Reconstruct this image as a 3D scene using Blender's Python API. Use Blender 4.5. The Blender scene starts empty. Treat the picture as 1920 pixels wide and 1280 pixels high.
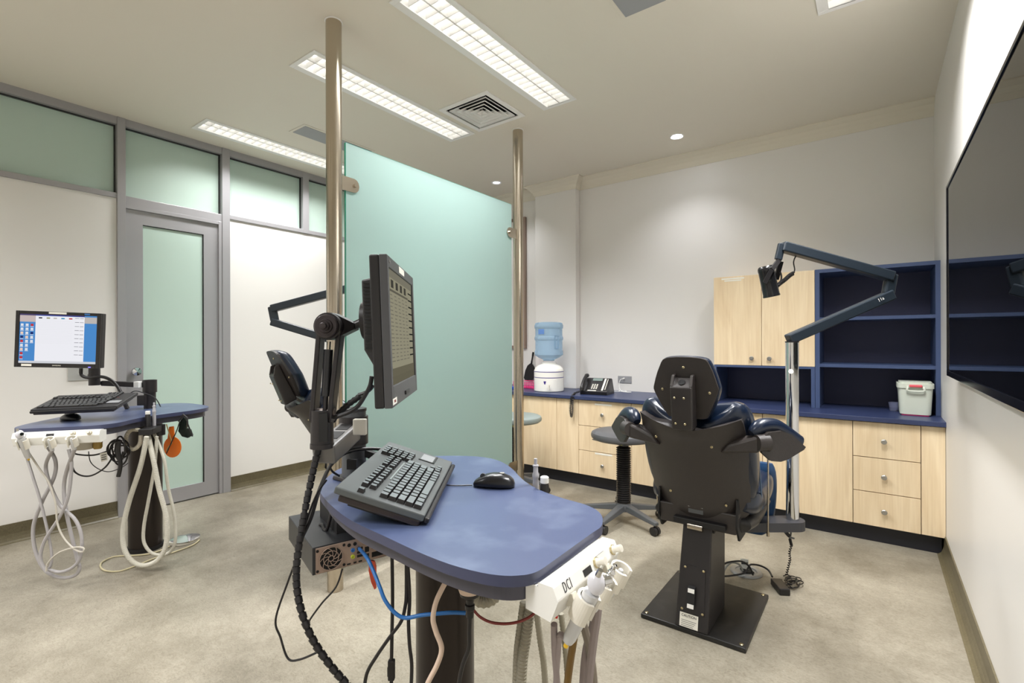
import bpy, bmesh, math, random
from mathutils import Vector as V3, Matrix, Euler
random.seed(7)
S = bpy.context.scene
COL = S.collection
PI = math.pi
R = math.radians

# ------------------------------------------------------------------ camera
FPX = 918.1
YAW, PIT, ROL = R(36.52), R(.036), R(-.189)
CAM = V3((0, 0, 1.2))
FW = V3((-math.sin(YAW)*math.cos(PIT), math.cos(YAW)*math.cos(PIT), math.sin(PIT)))
_r = FW.cross(V3((0, 0, 1))).normalized(); _u = _r.cross(FW)
RT = _r*math.cos(ROL)+_u*math.sin(ROL)
UP = -_r*math.sin(ROL)+_u*math.cos(ROL)
cd = bpy.data.cameras.new('camera'); cam = bpy.data.objects.new('camera', cd); COL.objects.link(cam)
cd.sensor_width = 36; cd.lens = FPX/1920*36; cd.clip_start = .02
cam.matrix_world = Matrix(((RT.x, UP.x, -FW.x, 0), (RT.y, UP.y, -FW.y, 0), (RT.z, UP.z, -FW.z, 1.2), (0, 0, 0, 1)))
S.camera = cam

def at(u, v, D=None, X=None, Y=None, Z=None):
    """point of the room that the photograph shows at (u,v): at depth D or on a plane X, Y or Z"""
    d = FW+RT*((u-960)/FPX)-UP*((v-640)/FPX)
    if X is not None: t = (X-CAM.x)/d.x
    elif Y is not None: t = (Y-CAM.y)/d.y
    elif Z is not None: t = (Z-CAM.z)/d.z
    else: t = D
    return CAM+d*t

# ------------------------------------------------------------------ light and exposure
S.view_settings.view_transform = 'Standard'; S.view_settings.look = 'None'
S.view_settings.gamma = 1; S.view_settings.use_curve_mapping = False
S.view_settings.exposure = 1.37
w = bpy.data.worlds.new('world'); S.world = w; w.use_nodes = True
w.node_tree.nodes['Background'].inputs[0].default_value = (.9, .92, 1, 1)
w.node_tree.nodes['Background'].inputs[1].default_value = .25
TUBE_POWER = 14
SPOT_POWER = 12
LIGHT_COL = (.99, .99, 1.0)

# ------------------------------------------------------------------ materials
def lin(c):
    return tuple(((x/255)/12.92 if x/255 <= .04045 else ((x/255+.055)/1.055)**2.4) for x in c)+(1,)
MATS = {}
def mat(name, rgb, rough=.5, metal=0, spec=.5, emit=0, noise=None, bump=0, bscale=200, coat=0, aniso=0):
    if name in MATS: return MATS[name]
    m = bpy.data.materials.new(name); m.use_nodes = True; nt = m.node_tree; b = nt.nodes['Principled BSDF']
    c = lin(rgb)
    b.inputs['Base Color'].default_value = c; b.inputs['Roughness'].default_value = rough
    b.inputs['Metallic'].default_value = metal; b.inputs['Specular IOR Level'].default_value = spec
    if coat: b.inputs['Coat Weight'].default_value = coat
    if emit:
        b.inputs['Emission Color'].default_value = c; b.inputs['Emission Strength'].default_value = emit
    tc = None
    if noise:      # noise = (scale vec, other rgb, lo, hi, detail)
        sc, rgb2, lo, hi = noise[:4]
        tc = nt.nodes.new('ShaderNodeTexCoord'); mp = nt.nodes.new('ShaderNodeMapping'); mp.inputs['Scale'].default_value = sc
        n = nt.nodes.new('ShaderNodeTexNoise'); n.inputs['Scale'].default_value = 1; n.inputs['Detail'].default_value = 6
        r = nt.nodes.new('ShaderNodeValToRGB'); r.color_ramp.elements[0].position = lo; r.color_ramp.elements[1].position = hi
        r.color_ramp.elements[0].color = c; r.color_ramp.elements[1].color = lin(rgb2)
        nt.links.new(tc.outputs['Object'], mp.inputs[0]); nt.links.new(mp.outputs[0], n.inputs[0])
        nt.links.new(n.outputs[0], r.inputs[0]); nt.links.new(r.outputs[0], b.inputs['Base Color'])
    if bump:
        tc = tc or nt.nodes.new('ShaderNodeTexCoord')
        n2 = nt.nodes.new('ShaderNodeTexNoise'); n2.inputs['Scale'].default_value = bscale; n2.inputs['Detail'].default_value = 3
        bp = nt.nodes.new('ShaderNodeBump'); bp.inputs['Strength'].default_value = bump; bp.inputs['Distance'].default_value = .002
        nt.links.new(tc.outputs['Object'], n2.inputs[0]); nt.links.new(n2.outputs[0], bp.inputs['Height']); nt.links.new(bp.outputs[0], b.inputs['Normal'])
    MATS[name] = m; return m

WALL = mat('wall_paint', (228, 225, 220), .42, bump=.05, bscale=120)
CEIL = mat('ceiling_paint', (228, 222, 208), .6)
CORN = mat('cornice_paint', (222, 215, 198), .55)
GREYF = mat('grey_painted_frame', (162, 160, 162), .35, metal=.25)
STEEL = mat('brushed_steel', (190, 180, 164), .24, metal=1)
CHROME = mat('chrome', (215, 215, 215), .07, metal=1)
NICKEL = mat('satin_nickel', (178, 176, 172), .35, metal=1)
BLACKP = mat('black_plastic', (26, 24, 25), .38)
BLACKM = mat('black_matte', (20, 19, 20), .6)
TEXB = mat('textured_dark_plastic', (50, 45, 43), .4, bump=.35, bscale=420)
CHARC = mat('charcoal_plastic', (78, 80, 82), .45)
LIGHTK = mat('key_cap', (104, 111, 112), .4)
KBODY = mat('keyboard_body', (80, 84, 84), .45, bump=.1, bscale=500)
NAVYV = mat('navy_vinyl', (14, 27, 47), .3, coat=.2)
BLUEV = mat('mid_blue_vinyl', (28, 62, 98), .35)
GREYV = mat('grey_vinyl', (86, 86, 88), .36)
SAGEV = mat('sage_vinyl', (132, 142, 138), .5)
NAVYL = mat('navy_laminate', (48, 58, 92), .38)
SHELFB = mat('blue_laminate', (62, 78, 114), .45)
BACKB = mat('navy_back_panel', (50, 54, 86), .5)
KICK = mat('black_kickboard', (24, 25, 34), .45)
TABLE = mat('blue_table_laminate', (74, 85, 116), .3, noise=((9, 9, 9), (100, 112, 138), .5, .78))
TEDGE = mat('blue_table_edge', (62, 66, 92), .38)
APRON = mat('table_apron', (74, 73, 84), .5)
PILLAR = mat('dark_bronze_steel', (54, 48, 45), .28, metal=.7)
CREAMP = mat('cream_plastic', (226, 221, 208), .35)
WHITEP = mat('white_plastic', (236, 235, 230), .35)
WHITEM = mat('white_metal', (240, 239, 236), .4)
HOSEG = mat('grey_hose', (168, 164, 164), .45)
HOSEC = mat('cream_hose', (196, 192, 178), .5)
HOSEM = mat('mauve_grey_hose', (150, 138, 136), .45)
HOSEY = mat('amber_hose', (128, 98, 42), .35)
ORANGE = mat('orange_plastic', (240, 120, 25), .4)
REDO = mat('red_orange_plastic', (226, 82, 52), .4)
BLUEC = mat('blue_cable', (46, 110, 178), .4)
BEIGEC = mat('beige_cable', (214, 190, 170), .45)
REDC = mat('red_cable', (130, 45, 38), .45)
REDW = mat('red_tubing', (205, 30, 25), .4)
YELW = mat('yellow_tubing', (236, 190, 40), .4)
BRASS = mat('screw_metal', (205, 190, 150), .3, metal=1)
PCGREY = mat('pc_metal', (168, 146, 132), .4, metal=.5)
LABEL = mat('label_paper', (236, 233, 222), .6)
LABELG = mat('label_print', (150, 148, 142), .6)
INK = mat('ink', (25, 25, 30), .6)
PINK = mat('pink_plastic', (232, 60, 130), .45)
BLUEP = mat('blue_plastic', (40, 80, 175), .4)
REDP = mat('coral_plastic', (222, 86, 96), .45)
SAGEP = mat('pale_sage_plastic', (205, 210, 196), .4)
DARKG = mat('grille_dark', (14, 14, 14), .7)
GREYPAN = mat('grey_panel', (158, 160, 162), .6)
YELL = mat('yellow_label', (206, 196, 40), .5)
CER = mat('white_ceramic', (236, 234, 226), .15)
PURP = mat('purple_stripe', (66, 50, 130), .3)
AMBER = mat('amber_bottle', (160, 130, 60), .25)
GREENLCD = mat('lcd_glass', (120, 135, 130), .2)
TV = mat('screen_glass', (6, 7, 8), .02, spec=.8)
BROWN = mat('bronze_frame', (150, 130, 118), .4, metal=.5)
ARMB = mat('blue_black_enamel', (38, 46, 54), .33)
MOUSE = mat('mouse_plastic', (24, 24, 28), .28)

def wood():
    m = bpy.data.materials.new('birch_laminate'); m.use_nodes = True; nt = m.node_tree; b = nt.nodes['Principled BSDF']
    tc = nt.nodes.new('ShaderNodeTexCoord'); mp = nt.nodes.new('ShaderNodeMapping'); mp.inputs['Scale'].default_value = (9, 9, 1.1)
    n = nt.nodes.new('ShaderNodeTexNoise'); n.inputs['Scale'].default_value = 1.3; n.inputs['Detail'].default_value = 8; n.inputs['Distortion'].default_value = 1.2
    mp2 = nt.nodes.new('ShaderNodeMapping'); mp2.inputs['Scale'].default_value = (120, 120, 3)
    n2 = nt.nodes.new('ShaderNodeTexNoise'); n2.inputs['Scale'].default_value = 1; n2.inputs['Detail'].default_value = 3
    mx = nt.nodes.new('ShaderNodeMix'); mx.inputs[0].default_value = .35
    r = nt.nodes.new('ShaderNodeValToRGB')
    r.color_ramp.elements[0].position = .3; r.color_ramp.elements[0].color = lin((214, 188, 150))
    r.color_ramp.elements[1].position = .68; r.color_ramp.elements[1].color = lin((238, 218, 184))
    L = nt.links.new
    L(tc.outputs['Object'], mp.inputs[0]); L(mp.outputs[0], n.inputs[0]); L(tc.outputs['Object'], mp2.inputs[0]); L(mp2.outputs[0], n2.inputs[0])
    L(n.outputs[0], mx.inputs[2]); L(n2.outputs[0], mx.inputs[3]); L(mx.outputs[0], r.inputs[0]); L(r.outputs[0], b.inputs['Base Color'])
    b.inputs['Roughness'].default_value = .42
    return m
WOOD = wood()

def floor_mat(name, a, bb, dark):
    m = bpy.data.materials.new(name); m.use_nodes = True; nt = m.node_tree; b = nt.nodes['Principled BSDF']; L = nt.links.new
    tc = nt.nodes.new('ShaderNodeTexCoord')
    n = nt.nodes.new('ShaderNodeTexNoise'); n.inputs['Scale'].default_value = 1.3; n.inputs['Detail'].default_value = 9; n.inputs['Roughness'].default_value = .72
    r = nt.nodes.new('ShaderNodeValToRGB'); r.color_ramp.elements[0].position = .33; r.color_ramp.elements[1].position = .68
    r.color_ramp.elements[0].color = lin(a); r.color_ramp.elements[1].color = lin(bb)
    mp = nt.nodes.new('ShaderNodeMapping'); mp.inputs['Rotation'].default_value = (0, 0, R(25)); mp.inputs['Scale'].default_value = (42, 78, 50)
    n2 = nt.nodes.new('ShaderNodeTexNoise'); n2.inputs['Scale'].default_value = 1; n2.inputs['Detail'].default_value = 6; n2.inputs['Roughness'].default_value = .7; n2.inputs['Distortion'].default_value = 2.2
    r2 = nt.nodes.new('ShaderNodeValToRGB'); r2.color_ramp.elements[0].position = .36; r2.color_ramp.elements[1].position = .56
    r2.color_ramp.elements[0].color = lin(dark); r2.color_ramp.elements[1].color = (1, 1, 1, 1)
    mx = nt.nodes.new('ShaderNodeMix'); mx.data_type = 'RGBA'; mx.blend_type = 'MULTIPLY'; mx.inputs[0].default_value = .45
    L(tc.outputs['Object'], n.inputs[0]); L(n.outputs[0], r.inputs[0])
    L(tc.outputs['Object'], mp.inputs[0]); L(mp.outputs[0], n2.inputs[0]); L(n2.outputs[0], r2.inputs[0])
    L(r.outputs[0], mx.inputs[6]); L(r2.outputs[0], mx.inputs[7]); L(mx.outputs[2], b.inputs['Base Color'])
    b.inputs['Roughness'].default_value = .38
    bp = nt.nodes.new('ShaderNodeBump'); bp.inputs['Strength'].default_value = .03; bp.inputs['Distance'].default_value = .002
    L(n2.outputs[0], bp.inputs['Height']); L(bp.outputs[0], b.inputs['Normal'])
    return m
FLOORM = floor_mat('mottled_linoleum', (114, 107, 92), (166, 159, 143), (166, 158, 144))
SKIRTM = floor_mat('olive_linoleum_skirting', (88, 80, 58), (112, 104, 80), (160, 150, 130))

def glassy(name, tint, behind, rough, mixv, transl=.5):
    """frosted glass: part cloudy diffuse, part rough see-through"""
    m = bpy.data.materials.new(name); m.use_nodes = True; nt = m.node_tree; L = nt.links.new
    out = nt.nodes['Material Output']; nt.nodes.remove(nt.nodes['Principled BSDF'])
    df = nt.nodes.new('ShaderNodeBsdfDiffuse'); df.inputs[0].default_value = lin(tint)
    tr = nt.nodes.new('ShaderNodeBsdfTranslucent'); tr.inputs[0].default_value = lin(behind)
    a = nt.nodes.new('ShaderNodeMixShader'); a.inputs[0].default_value = transl
    rf = nt.nodes.new('ShaderNodeBsdfRefraction'); rf.inputs[0].default_value = lin(behind); rf.inputs['Roughness'].default_value = rough; rf.inputs['IOR'].default_value = 1.02
    gl = nt.nodes.new('ShaderNodeBsdfGlossy'); gl.inputs['Roughness'].default_value = .35; gl.inputs[0].default_value = (1, 1, 1, 1)
    bmix = nt.nodes.new('ShaderNodeMixShader'); bmix.inputs[0].default_value = mixv
    fr = nt.nodes.new('ShaderNodeFresnel'); fr.inputs[0].default_value = 1.45
    c = nt.nodes.new('ShaderNodeMixShader')
    L(df.outputs[0], a.inputs[1]); L(tr.outputs[0], a.inputs[2]); L(a.outputs[0], bmix.inputs[1]); L(rf.outputs[0], bmix.inputs[2])
    L(fr.outputs[0], c.inputs[0]); L(bmix.outputs[0], c.inputs[1]); L(gl.outputs[0], c.inputs[2]); L(c.outputs[0], out.inputs[0])
    return m
FROST = glassy('frosted_partition_glass', (184, 207, 202), (196, 220, 214), .35, .3, .5)
FROSTW = glassy('frosted_transom_glass', (208, 228, 216), (214, 230, 220), .4, .08, .2)
FROSTD = glassy('frosted_door_glass', (212, 234, 222), (216, 238, 226), .4, .08, .2)
GEDGE = mat('glass_edge_green', (70, 150, 130), .15)
def water_mat():
    m = bpy.data.materials.new('blue_water_bottle'); m.use_nodes = True; nt = m.node_tree; b = nt.nodes['Principled BSDF']
    b.inputs['Base Color'].default_value = lin((178, 206, 228)); b.inputs['Roughness'].default_value = .12
    b.inputs['Transmission Weight'].default_value = .7; b.inputs['IOR'].default_value = 1.1
    return m
WATER = water_mat()
def clear_mat():
    m = bpy.data.materials.new('clear_plastic'); m.use_nodes = True; b = m.node_tree.nodes['Principled BSDF']
    b.inputs['Base Color'].default_value = lin((190, 195, 220)); b.inputs['Roughness'].default_value = .15
    b.inputs['Transmission Weight'].default_value = .85; b.inputs['IOR'].default_value = 1.1
    return m
CLEAR = clear_mat()
def emis(name, rgb, s):
    m = bpy.data.materials.new(name); m.use_nodes = True; nt = m.node_tree; nt.nodes.remove(nt.nodes['Principled BSDF'])
    e = nt.nodes.new('ShaderNodeEmission'); e.inputs[0].default_value = lin(rgb); e.inputs[1].default_value = s*(2**-S.view_settings.exposure if name.startswith('screen_') else 1)
    nt.links.new(e.outputs[0], nt.nodes['Material Output'].inputs[0]); MATS[name] = m; return m

# ------------------------------------------------------------------ mesh builder
def frame(d):
    d = V3(d).normalized(); a = V3((0, 0, 1)) if abs(d.z) < .9 else V3((1, 0, 0))
    x = d.cross(a).normalized(); return x, d.cross(x).normalized()
def spline(pts, n=6):
    P = [V3(p) for p in pts]
    if len(P) < 3: return P
    out = []
    for i in range(len(P)-1):
        p0 = P[max(i-1, 0)]; p1 = P[i]; p2 = P[i+1]; p3 = P[min(i+2, len(P)-1)]
        for k in range(n):
            t = k/n
            out.append(.5*((2*p1)+(p2-p0)*t+(2*p0-5*p1+4*p2-p3)*t*t+(3*p1-p0-3*p2+p3)*t**3))
    out.append(P[-1]); return out
def closed(P, n=3):
    P = [V3(p) for p in P]; N = len(P); out = []
    for i in range(N):
        p0, p1, p2, p3 = P[i-1], P[i], P[(i+1) % N], P[(i+2) % N]
        for k in range(n):
            t = k/n; out.append(.5*((2*p1)+(p2-p0)*t+(2*p0-5*p1+4*p2-p3)*t*t+(3*p1-p0-3*p2+p3)*t**3))
    return out
class MB:
    def __init__(s): s.v = []; s.f = []; s.sm = []; s.mi = []; s.m = 0
    def add(s, vs, fs, smooth=False):
        o = len(s.v); s.v += [V3(p) for p in vs]
        for f in fs: s.f.append([i+o for i in f]); s.sm.append(smooth); s.mi.append(s.m)
        return s
    def box(s, x0, x1, y0, y1, z0, z1, M=None):
        vs = [V3((x, y, z)) for x in (x0, x1) for y in (y0, y1) for z in (z0, z1)]
        if M: vs = [M @ p for p in vs]
        return s.add(vs, [(0, 1, 3, 2), (4, 6, 7, 5), (0, 4, 5, 1), (2, 3, 7, 6), (0, 2, 6, 4), (1, 5, 7, 3)])
    def hexa(s, b, t):
        """8-corner block: 4 bottom corners b, 4 top corners t"""
        return s.add(list(b)+list(t), [(3, 2, 1, 0), (4, 5, 6, 7), (0, 1, 5, 4), (1, 2, 6, 5), (2, 3, 7, 6), (3, 0, 4, 7)])
    def bar(s, p0, p1, wx, wy, side=None):
        """rectangular bar from p0 to p1; wx across 'side', wy the other way"""
        p0 = V3(p0); p1 = V3(p1); d = (p1-p0).normalized()
        if side is None: x, y = frame(d)
        else:
            x = V3(side); x = (x-d*x.dot(d)).normalized(); y = d.cross(x)
        q = [x*(a*wx/2)+y*(b*wy/2) for a, b in ((-1, -1), (1, -1), (1, 1), (-1, 1))]
        return s.hexa([p0+k for k in q], [p1+k for k in q])
    def cyl(s, p0, p1, r0, r1=None, n=20, caps=True, smooth=True):
        p0 = V3(p0); p1 = V3(p1); r1 = r0 if r1 is None else r1; x, y = frame(p1-p0)
        c = [(math.cos(2*PI*i/n), math.sin(2*PI*i/n)) for i in range(n)]
        A = [p0+(x*a+y*b)*r0 for a, b in c]; B = [p1+(x*a+y*b)*r1 for a, b in c]
        s.add(A+B, [(i, (i+1) % n, n+(i+1) % n, n+i) for i in range(n)], smooth)
        if caps: s.add(A, [tuple(range(n))[::-1]]); s.add(B, [tuple(range(n))])
        return s
    def path(s, pts, radii, n=10, caps=True):
        P = [V3(p) for p in pts]; N = len(P)
        T = [(P[min(i+1, N-1)]-P[max(i-1, 0)]).normalized() for i in range(N)]
        x, y = frame(T[0]); vs = []
        for i in range(N):
            x = (x-T[i]*x.dot(T[i])).normalized(); y = T[i].cross(x)
            r = radii[i] if hasattr(radii, '__len__') else radii
            vs += [P[i]+(x*math.cos(2*PI*k/n)+y*math.sin(2*PI*k/n))*r for k in range(n)]
        fs = [(i*n+k, i*n+(k+1) % n, (i+1)*n+(k+1) % n, (i+1)*n+k) for i in range(N-1) for k in range(n)]
        s.add(vs, fs, True)
        if caps: s.add(vs[:n], [tuple(range(n))[::-1]]); s.add(vs[-n:], [tuple(range(n))])
        return s
    def tube(s, pts, r, n=8, seg=6): return s.path(spline(pts, seg), r, n)
    def hose(s, pts, r, pitch=.006, depth=.18, n=10):
        P = spline(pts, 10); L = [0]
        for a, b in zip(P, P[1:]): L.append(L[-1]+(b-a).length)
        k = max(4, int(L[-1]/pitch*2)); Q = []; rr = []; j = 0
        for i in range(k+1):
            d = L[-1]*i/k
            while j < len(L)-2 and L[j+1] < d: j += 1
            t = (d-L[j])/max(1e-9, L[j+1]-L[j]); Q.append(P[j].lerp(P[j+1], min(t, 1))); rr.append(r*(1 if i % 2 else 1-depth))
        return s.path(Q, rr, n)
    def coil(s, pts, R0, r, turns, n=6):
        P = spline(pts, 10); L = [0]
        for a, b in zip(P, P[1:]): L.append(L[-1]+(b-a).length)
        K = turns*9; Q = []; j = 0; x, y = frame(P[1]-P[0])
        for i in range(K+1):
            d = L[-1]*i/K
            while j < len(L)-2 and L[j+1] < d: j += 1
            t = (d-L[j])/max(1e-9, L[j+1]-L[j]); T = (P[j+1]-P[j]).normalized()
            x = (x-T*x.dot(T)).normalized(); y = T.cross(x); a = 2*PI*i/9
            Q.append(P[j].lerp(P[j+1], min(t, 1))+(x*math.cos(a)+y*math.sin(a))*R0)
        return s.path(Q, r, n)
    def lathe(s, prof, o=(0, 0, 0), ax=(0, 0, 1), n=32, smooth=True):
        o = V3(o); ax = V3(ax).normalized(); x, y = frame(ax); vs = []
        for r, z in prof: vs += [o+ax*z+(x*math.cos(2*PI*k/n)+y*math.sin(2*PI*k/n))*r for k in range(n)]
        m = len(prof)
        s.add(vs, [(i*n+k, (i+1)*n+k, (i+1)*n+(k+1) % n, i*n+(k+1) % n) for i in range(m-1) for k in range(n)], smooth)
        if prof[0][0] > 1e-6: s.add(vs[:n], [tuple(range(n))])
        if prof[-1][0] > 1e-6: s.add(vs[-n:], [tuple(range(n))[::-1]])
        return s
    def prism(s, pts, h):
        """pts: 3-D polygon, pushed by the vector h"""
        P = [V3(p) for p in pts]; h = V3(h); n = len(P); Q = [p+h for p in P]
        s.add(P, [tuple(range(n))[::-1]]); s.add(Q, [tuple(range(n))])
        return s.add(P+Q, [(i, (i+1) % n, n+(i+1) % n, n+i) for i in range(n)])
    def ell(s, c, r, n=20, m=12, M=None, zr=(-1, 1), sq=1.0):
        c = V3(c); vs = []
        f = lambda q: math.copysign(abs(q)**sq, q)
        for i in range(m+1):
            a = -PI/2+PI*i/m
            for k in range(n):
                b = 2*PI*k/n
                p = V3((r[0]*f(math.cos(a))*f(math.cos(b)), r[1]*f(math.cos(a))*f(math.sin(b)), r[2]*max(zr[0], min(zr[1], f(math.sin(a))))))
                vs.append(c+(M @ p if M else p))
        return s.add(vs, [(i*n+k, i*n+(k+1) % n, (i+1)*n+(k+1) % n, (i+1)*n+k) for i in range(m) for k in range(n)], True)
    def quad(s, a, b, c, d): return s.add([a, b, c, d], [(0, 1, 2, 3)])
    def mesh(s, name, mats, M=None):
        me = bpy.data.meshes.new(name); vs = [M @ p for p in s.v] if M else s.v
        me.from_pydata([tuple(p) for p in vs], [], s.f)
        for m in (mats if isinstance(mats, (list, tuple)) else [mats]): me.materials.append(m)
        me.polygons.foreach_set('use_smooth', s.sm); me.polygons.foreach_set('material_index', s.mi)
        bm = bmesh.new(); bm.from_mesh(me)
        bmesh.ops.recalc_face_normals(bm, faces=bm.faces)
        for e in bm.edges:
            if len(e.link_faces) == 2 and e.calc_face_angle(0) > .66: e.smooth = False
        bm.to_mesh(me); bm.free()
        me.update(); return me

def tag(o, label, cat, group=None, kind=None):
    if label: o['label'] = label
    if cat: o['category'] = cat
    if group: o['group'] = group
    if kind: o['kind'] = kind
    return o
def thing(name, label, cat, loc=(0, 0, 0), rotz=0, group=None, M=None):
    o = bpy.data.objects.new(name, None); COL.objects.link(o); o.empty_display_size = .05
    o.matrix_world = M if M is not None else Matrix.Translation(V3(loc)) @ Matrix.Rotation(rotz, 4, 'Z')
    return tag(o, label, cat, group)
def rootM(o):
    while o.parent: o = o.parent
    return o.matrix_world if o.type != 'MESH' else o.matrix_basis
def part(name, mb, mats, parent=None, W=True, bevel=0, seg=2, sub=0, label=None):
    """one mesh object; W: the shape is given in room coordinates, else in its thing's own"""
    M = rootM(parent).inverted() if (parent and W) else None
    o = bpy.data.objects.new(name, mb.mesh(name, mats, M)); COL.objects.link(o)
    if parent: o.parent = parent
    if bevel:
        b = o.modifiers.new('bevel', 'BEVEL'); b.width = bevel; b.segments = seg; b.limit_method = 'ANGLE'; b.angle_limit = R(35)
    if sub:
        b = o.modifiers.new('subsurf', 'SUBSURF'); b.levels = sub; b.render_levels = sub
    if label: o['label'] = label
    return o
def struct(name, mb, mats, parent=None, bevel=0):
    o = part(name, mb, mats, parent, bevel=bevel)
    if not parent: o['kind'] = 'structure'
    return o
def solo(name, mb, mats, label, cat, group=None, bevel=0, kind=None, sub=0):
    return tag(part(name, mb, mats, None, bevel=bevel, sub=sub), label, cat, group, kind)
def copy_tree(o, parent=None, loc=None, rotz=None, label=None, skip=()):
    c = o.copy(); COL.objects.link(c); c.parent = parent
    if loc is not None: c.matrix_world = Matrix.Translation(V3(loc)) @ Matrix.Rotation(rotz or 0, 4, 'Z')
    if label: c['label'] = label
    for ch in list(o.children):
        if ch.name.split('.')[0] in skip: continue
        copy_tree(ch, c)
    return c
def text(s, size, o, right, up, m, parent, W=True, name='lettering', depth=.0004, sx=1):
    cu = bpy.data.curves.new('t', 'FONT'); cu.body = s; cu.size = size; cu.extrude = depth; cu.align_x = 'CENTER'; cu.align_y = 'CENTER'
    cu.resolution_u = 3; cu.space_character = 1.25 if sx != 1 else 1; cu.offset = -.0005 if sx != 1 else 0
    t = bpy.data.objects.new('t', cu); COL.objects.link(t)
    me = bpy.data.meshes.new_from_object(t); bpy.data.objects.remove(t)
    r = V3(right).normalized(); u = V3(up); u = (u-r*u.dot(r)).normalized(); n = r.cross(u); o = V3(o)
    MM = Matrix(((r.x, u.x, n.x, o.x), (r.y, u.y, n.y, o.y), (r.z, u.z, n.z, o.z), (0, 0, 0, 1))) @ Matrix.Diagonal((sx, 1, 1, 1))
    if parent and W: MM = rootM(parent).inverted() @ MM
    me.transform(MM); me.materials.clear(); me.materials.append(m); me.name = name
    ob = bpy.data.objects.new(name, me); COL.objects.link(ob); ob.parent = parent; return ob

# ================================================================== the room
XL, XR, YB, YF, H = -4.2, .315, 4.2, -2.6, 2.76
struct('floor', MB().box(XL-.2, XR+.2, YF-.2, YB+.2, -.1, 0), FLOORM)
# ceiling with openings for lights, vent
LIGHTS = [(-2.52, 2.125), (-1.66, 2.125), (-3.85, 2.125), (-.088, 2.105), (-2.52, -.9), (-1.2, -.9), (-3.7, -.9)]
LW, LL = .25, 1.31
holes = [(x-LW/2+.02, x+LW/2-.02, y-LL/2+.02, y+LL/2-.02) for x, y in LIGHTS]
VX0, VX1, VY0, VY1 = -2.345, -1.93, 2.345, 2.77
holes.append((VX0+.03, VX1-.03, VY0+.03, VY1-.03))
xs = sorted({XL-.2, XR+.2, *[h[0] for h in holes], *[h[1] for h in holes]}); ys = sorted({YF-.2, YB+.2, *[h[2] for h in holes], *[h[3] for h in holes]})
m = MB()
for a, b in zip(xs, xs[1:]):
    for c, d in zip(ys, ys[1:]):
        if not any(h[0]-1e-6 <= a and b <= h[1]+1e-6 and h[2]-1e-6 <= c and d <= h[3]+1e-6 for h in holes):
            m.quad((a, c, H), (a, d, H), (b, d, H), (b, c, H))
bmw = bmesh.new(); me = m.mesh('ceiling', CEIL); bmw.from_mesh(me); bmesh.ops.remove_doubles(bmw, verts=bmw.verts, dist=1e-5)
for f in bmw.faces:
    if f.normal.z > 0: f.normal_flip()
bmw.to_mesh(me); bmw.free()
c_ = bpy.data.objects.new('ceiling', me); COL.objects.link(c_); c_['kind'] = 'structure'
sl = MB().box(XL-.2, XR+.2, YF-.2, YB+.2, H+.2, H+.3); struct('trim_1', sl, CEIL)
struct('wall_back', MB().box(XL-.2, XR+.2, YB, YB+.15, 0, H+.2), WALL)
struct('wall_right', MB().box(XR, XR+.15, YF-.2, YB, 0, H+.2), WALL)
struct('wall_front', MB().box(XL-.2, XR+.2, YF-.15, YF, 0, H+.2), WALL)
# left wall: infill panels below the rail, glazing above, door between 1.14 and 1.765
m = MB(); m.box(XL-.10, XL, YF, 1.095, 0, 2.215); m.box(XL-.10, XL, 1.815, YB, 0, 2.215)
struct('wall_left', m, WALL)
struct('trim_2', MB().box(XL-.7, XL-.62, YF, YB, 0, H+.2), mat('corridor_wall', (200, 205, 196), .7))
m = MB(); FR = XL-.07
mull = [(1.092, 1.14), (1.767, 1.825), (2.457, 2.517), (3.14, 3.2), (3.82, 3.88), (.33, .38), (-.42, -.37), (-1.2, -1.15)]
fr = struct('window_frame', MB().box(FR, XL+.012, YF, YB, H-.052, H), GREYF)
fr.name = 'trim_3'
struct('trim_4', MB().box(FR, XL+.012, YF, 1.12, 2.2, 2.235).box(FR, XL+.012, 1.8, YB, 2.2, 2.235).box(FR, XL+.012, 1.12, 1.8, 2.165, 2.225), GREYF, bevel=.002)
for i, (a, b) in enumerate(mull):
    z0 = 0 if i < 2 else 2.2
    struct('trim_%d' % (5+i), MB().box(FR-.02, XL+.012+(.008 if i < 2 else .002), a, b, z0, H), GREYF, bevel=.002)
bays = [(YF, -1.2), (-1.15, -.42), (-.37, .33), (.38, 1.092), (1.14, 1.767), (1.825, 2.457), (2.517, 3.14), (3.2, 3.82), (3.88, YB)]
for i, (a, b) in enumerate(bays):
    wn = struct('window_%d' % (i+1), MB().box(XL-.05, XL-.04, a, b, 2.225, 2.71), FROSTW)
    part('window_bead', MB().box(XL-.042, XL-.02, a, b, 2.702, 2.71).box(XL-.042, XL-.02, b-.006, b, 2.22, 2.71), BLACKP, wn)
# door
dr = MB(); X0, X1 = XL-.035, XL-.005
door = struct('door_1', MB().box(X0, X1, 1.14, 1.245, .01, 2.165).box(X0, X1, 1.64, 1.767, .01, 2.165).box(X0, X1, 1.245, 1.64, 2.045, 2.165).box(X0, X1, 1.245, 1.64, .01, .115), GREYF)
part('door_glass', MB().box(XL-.026, XL-.016, 1.24, 1.645, .11, 2.05), FROSTD, door)
part('glazing_bead', MB().box(XL-.02, XL-.008, 1.634, 1.64, .115, 2.045).box(XL-.02, XL-.008, 1.245, 1.64, 2.04, 2.046), BLACKP, door)
part('door_frame', MB().box(XL-.03, XL+.014, 1.742, 1.767, 0, 2.165).box(XL-.03, XL+.012, 1.14, 1.767, 2.14, 2.168), GREYF, door, bevel=.002)
m = MB(); m.lathe([(0, 0), (.012, 0), (.012, .03), (.024, .034), (.03, .05), (.027, .066), (.0, .07)], (XL-.005, 1.19, 1.0), (1, 0, 0), 24)
part('door_knob', m, CHROME, door)
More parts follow.
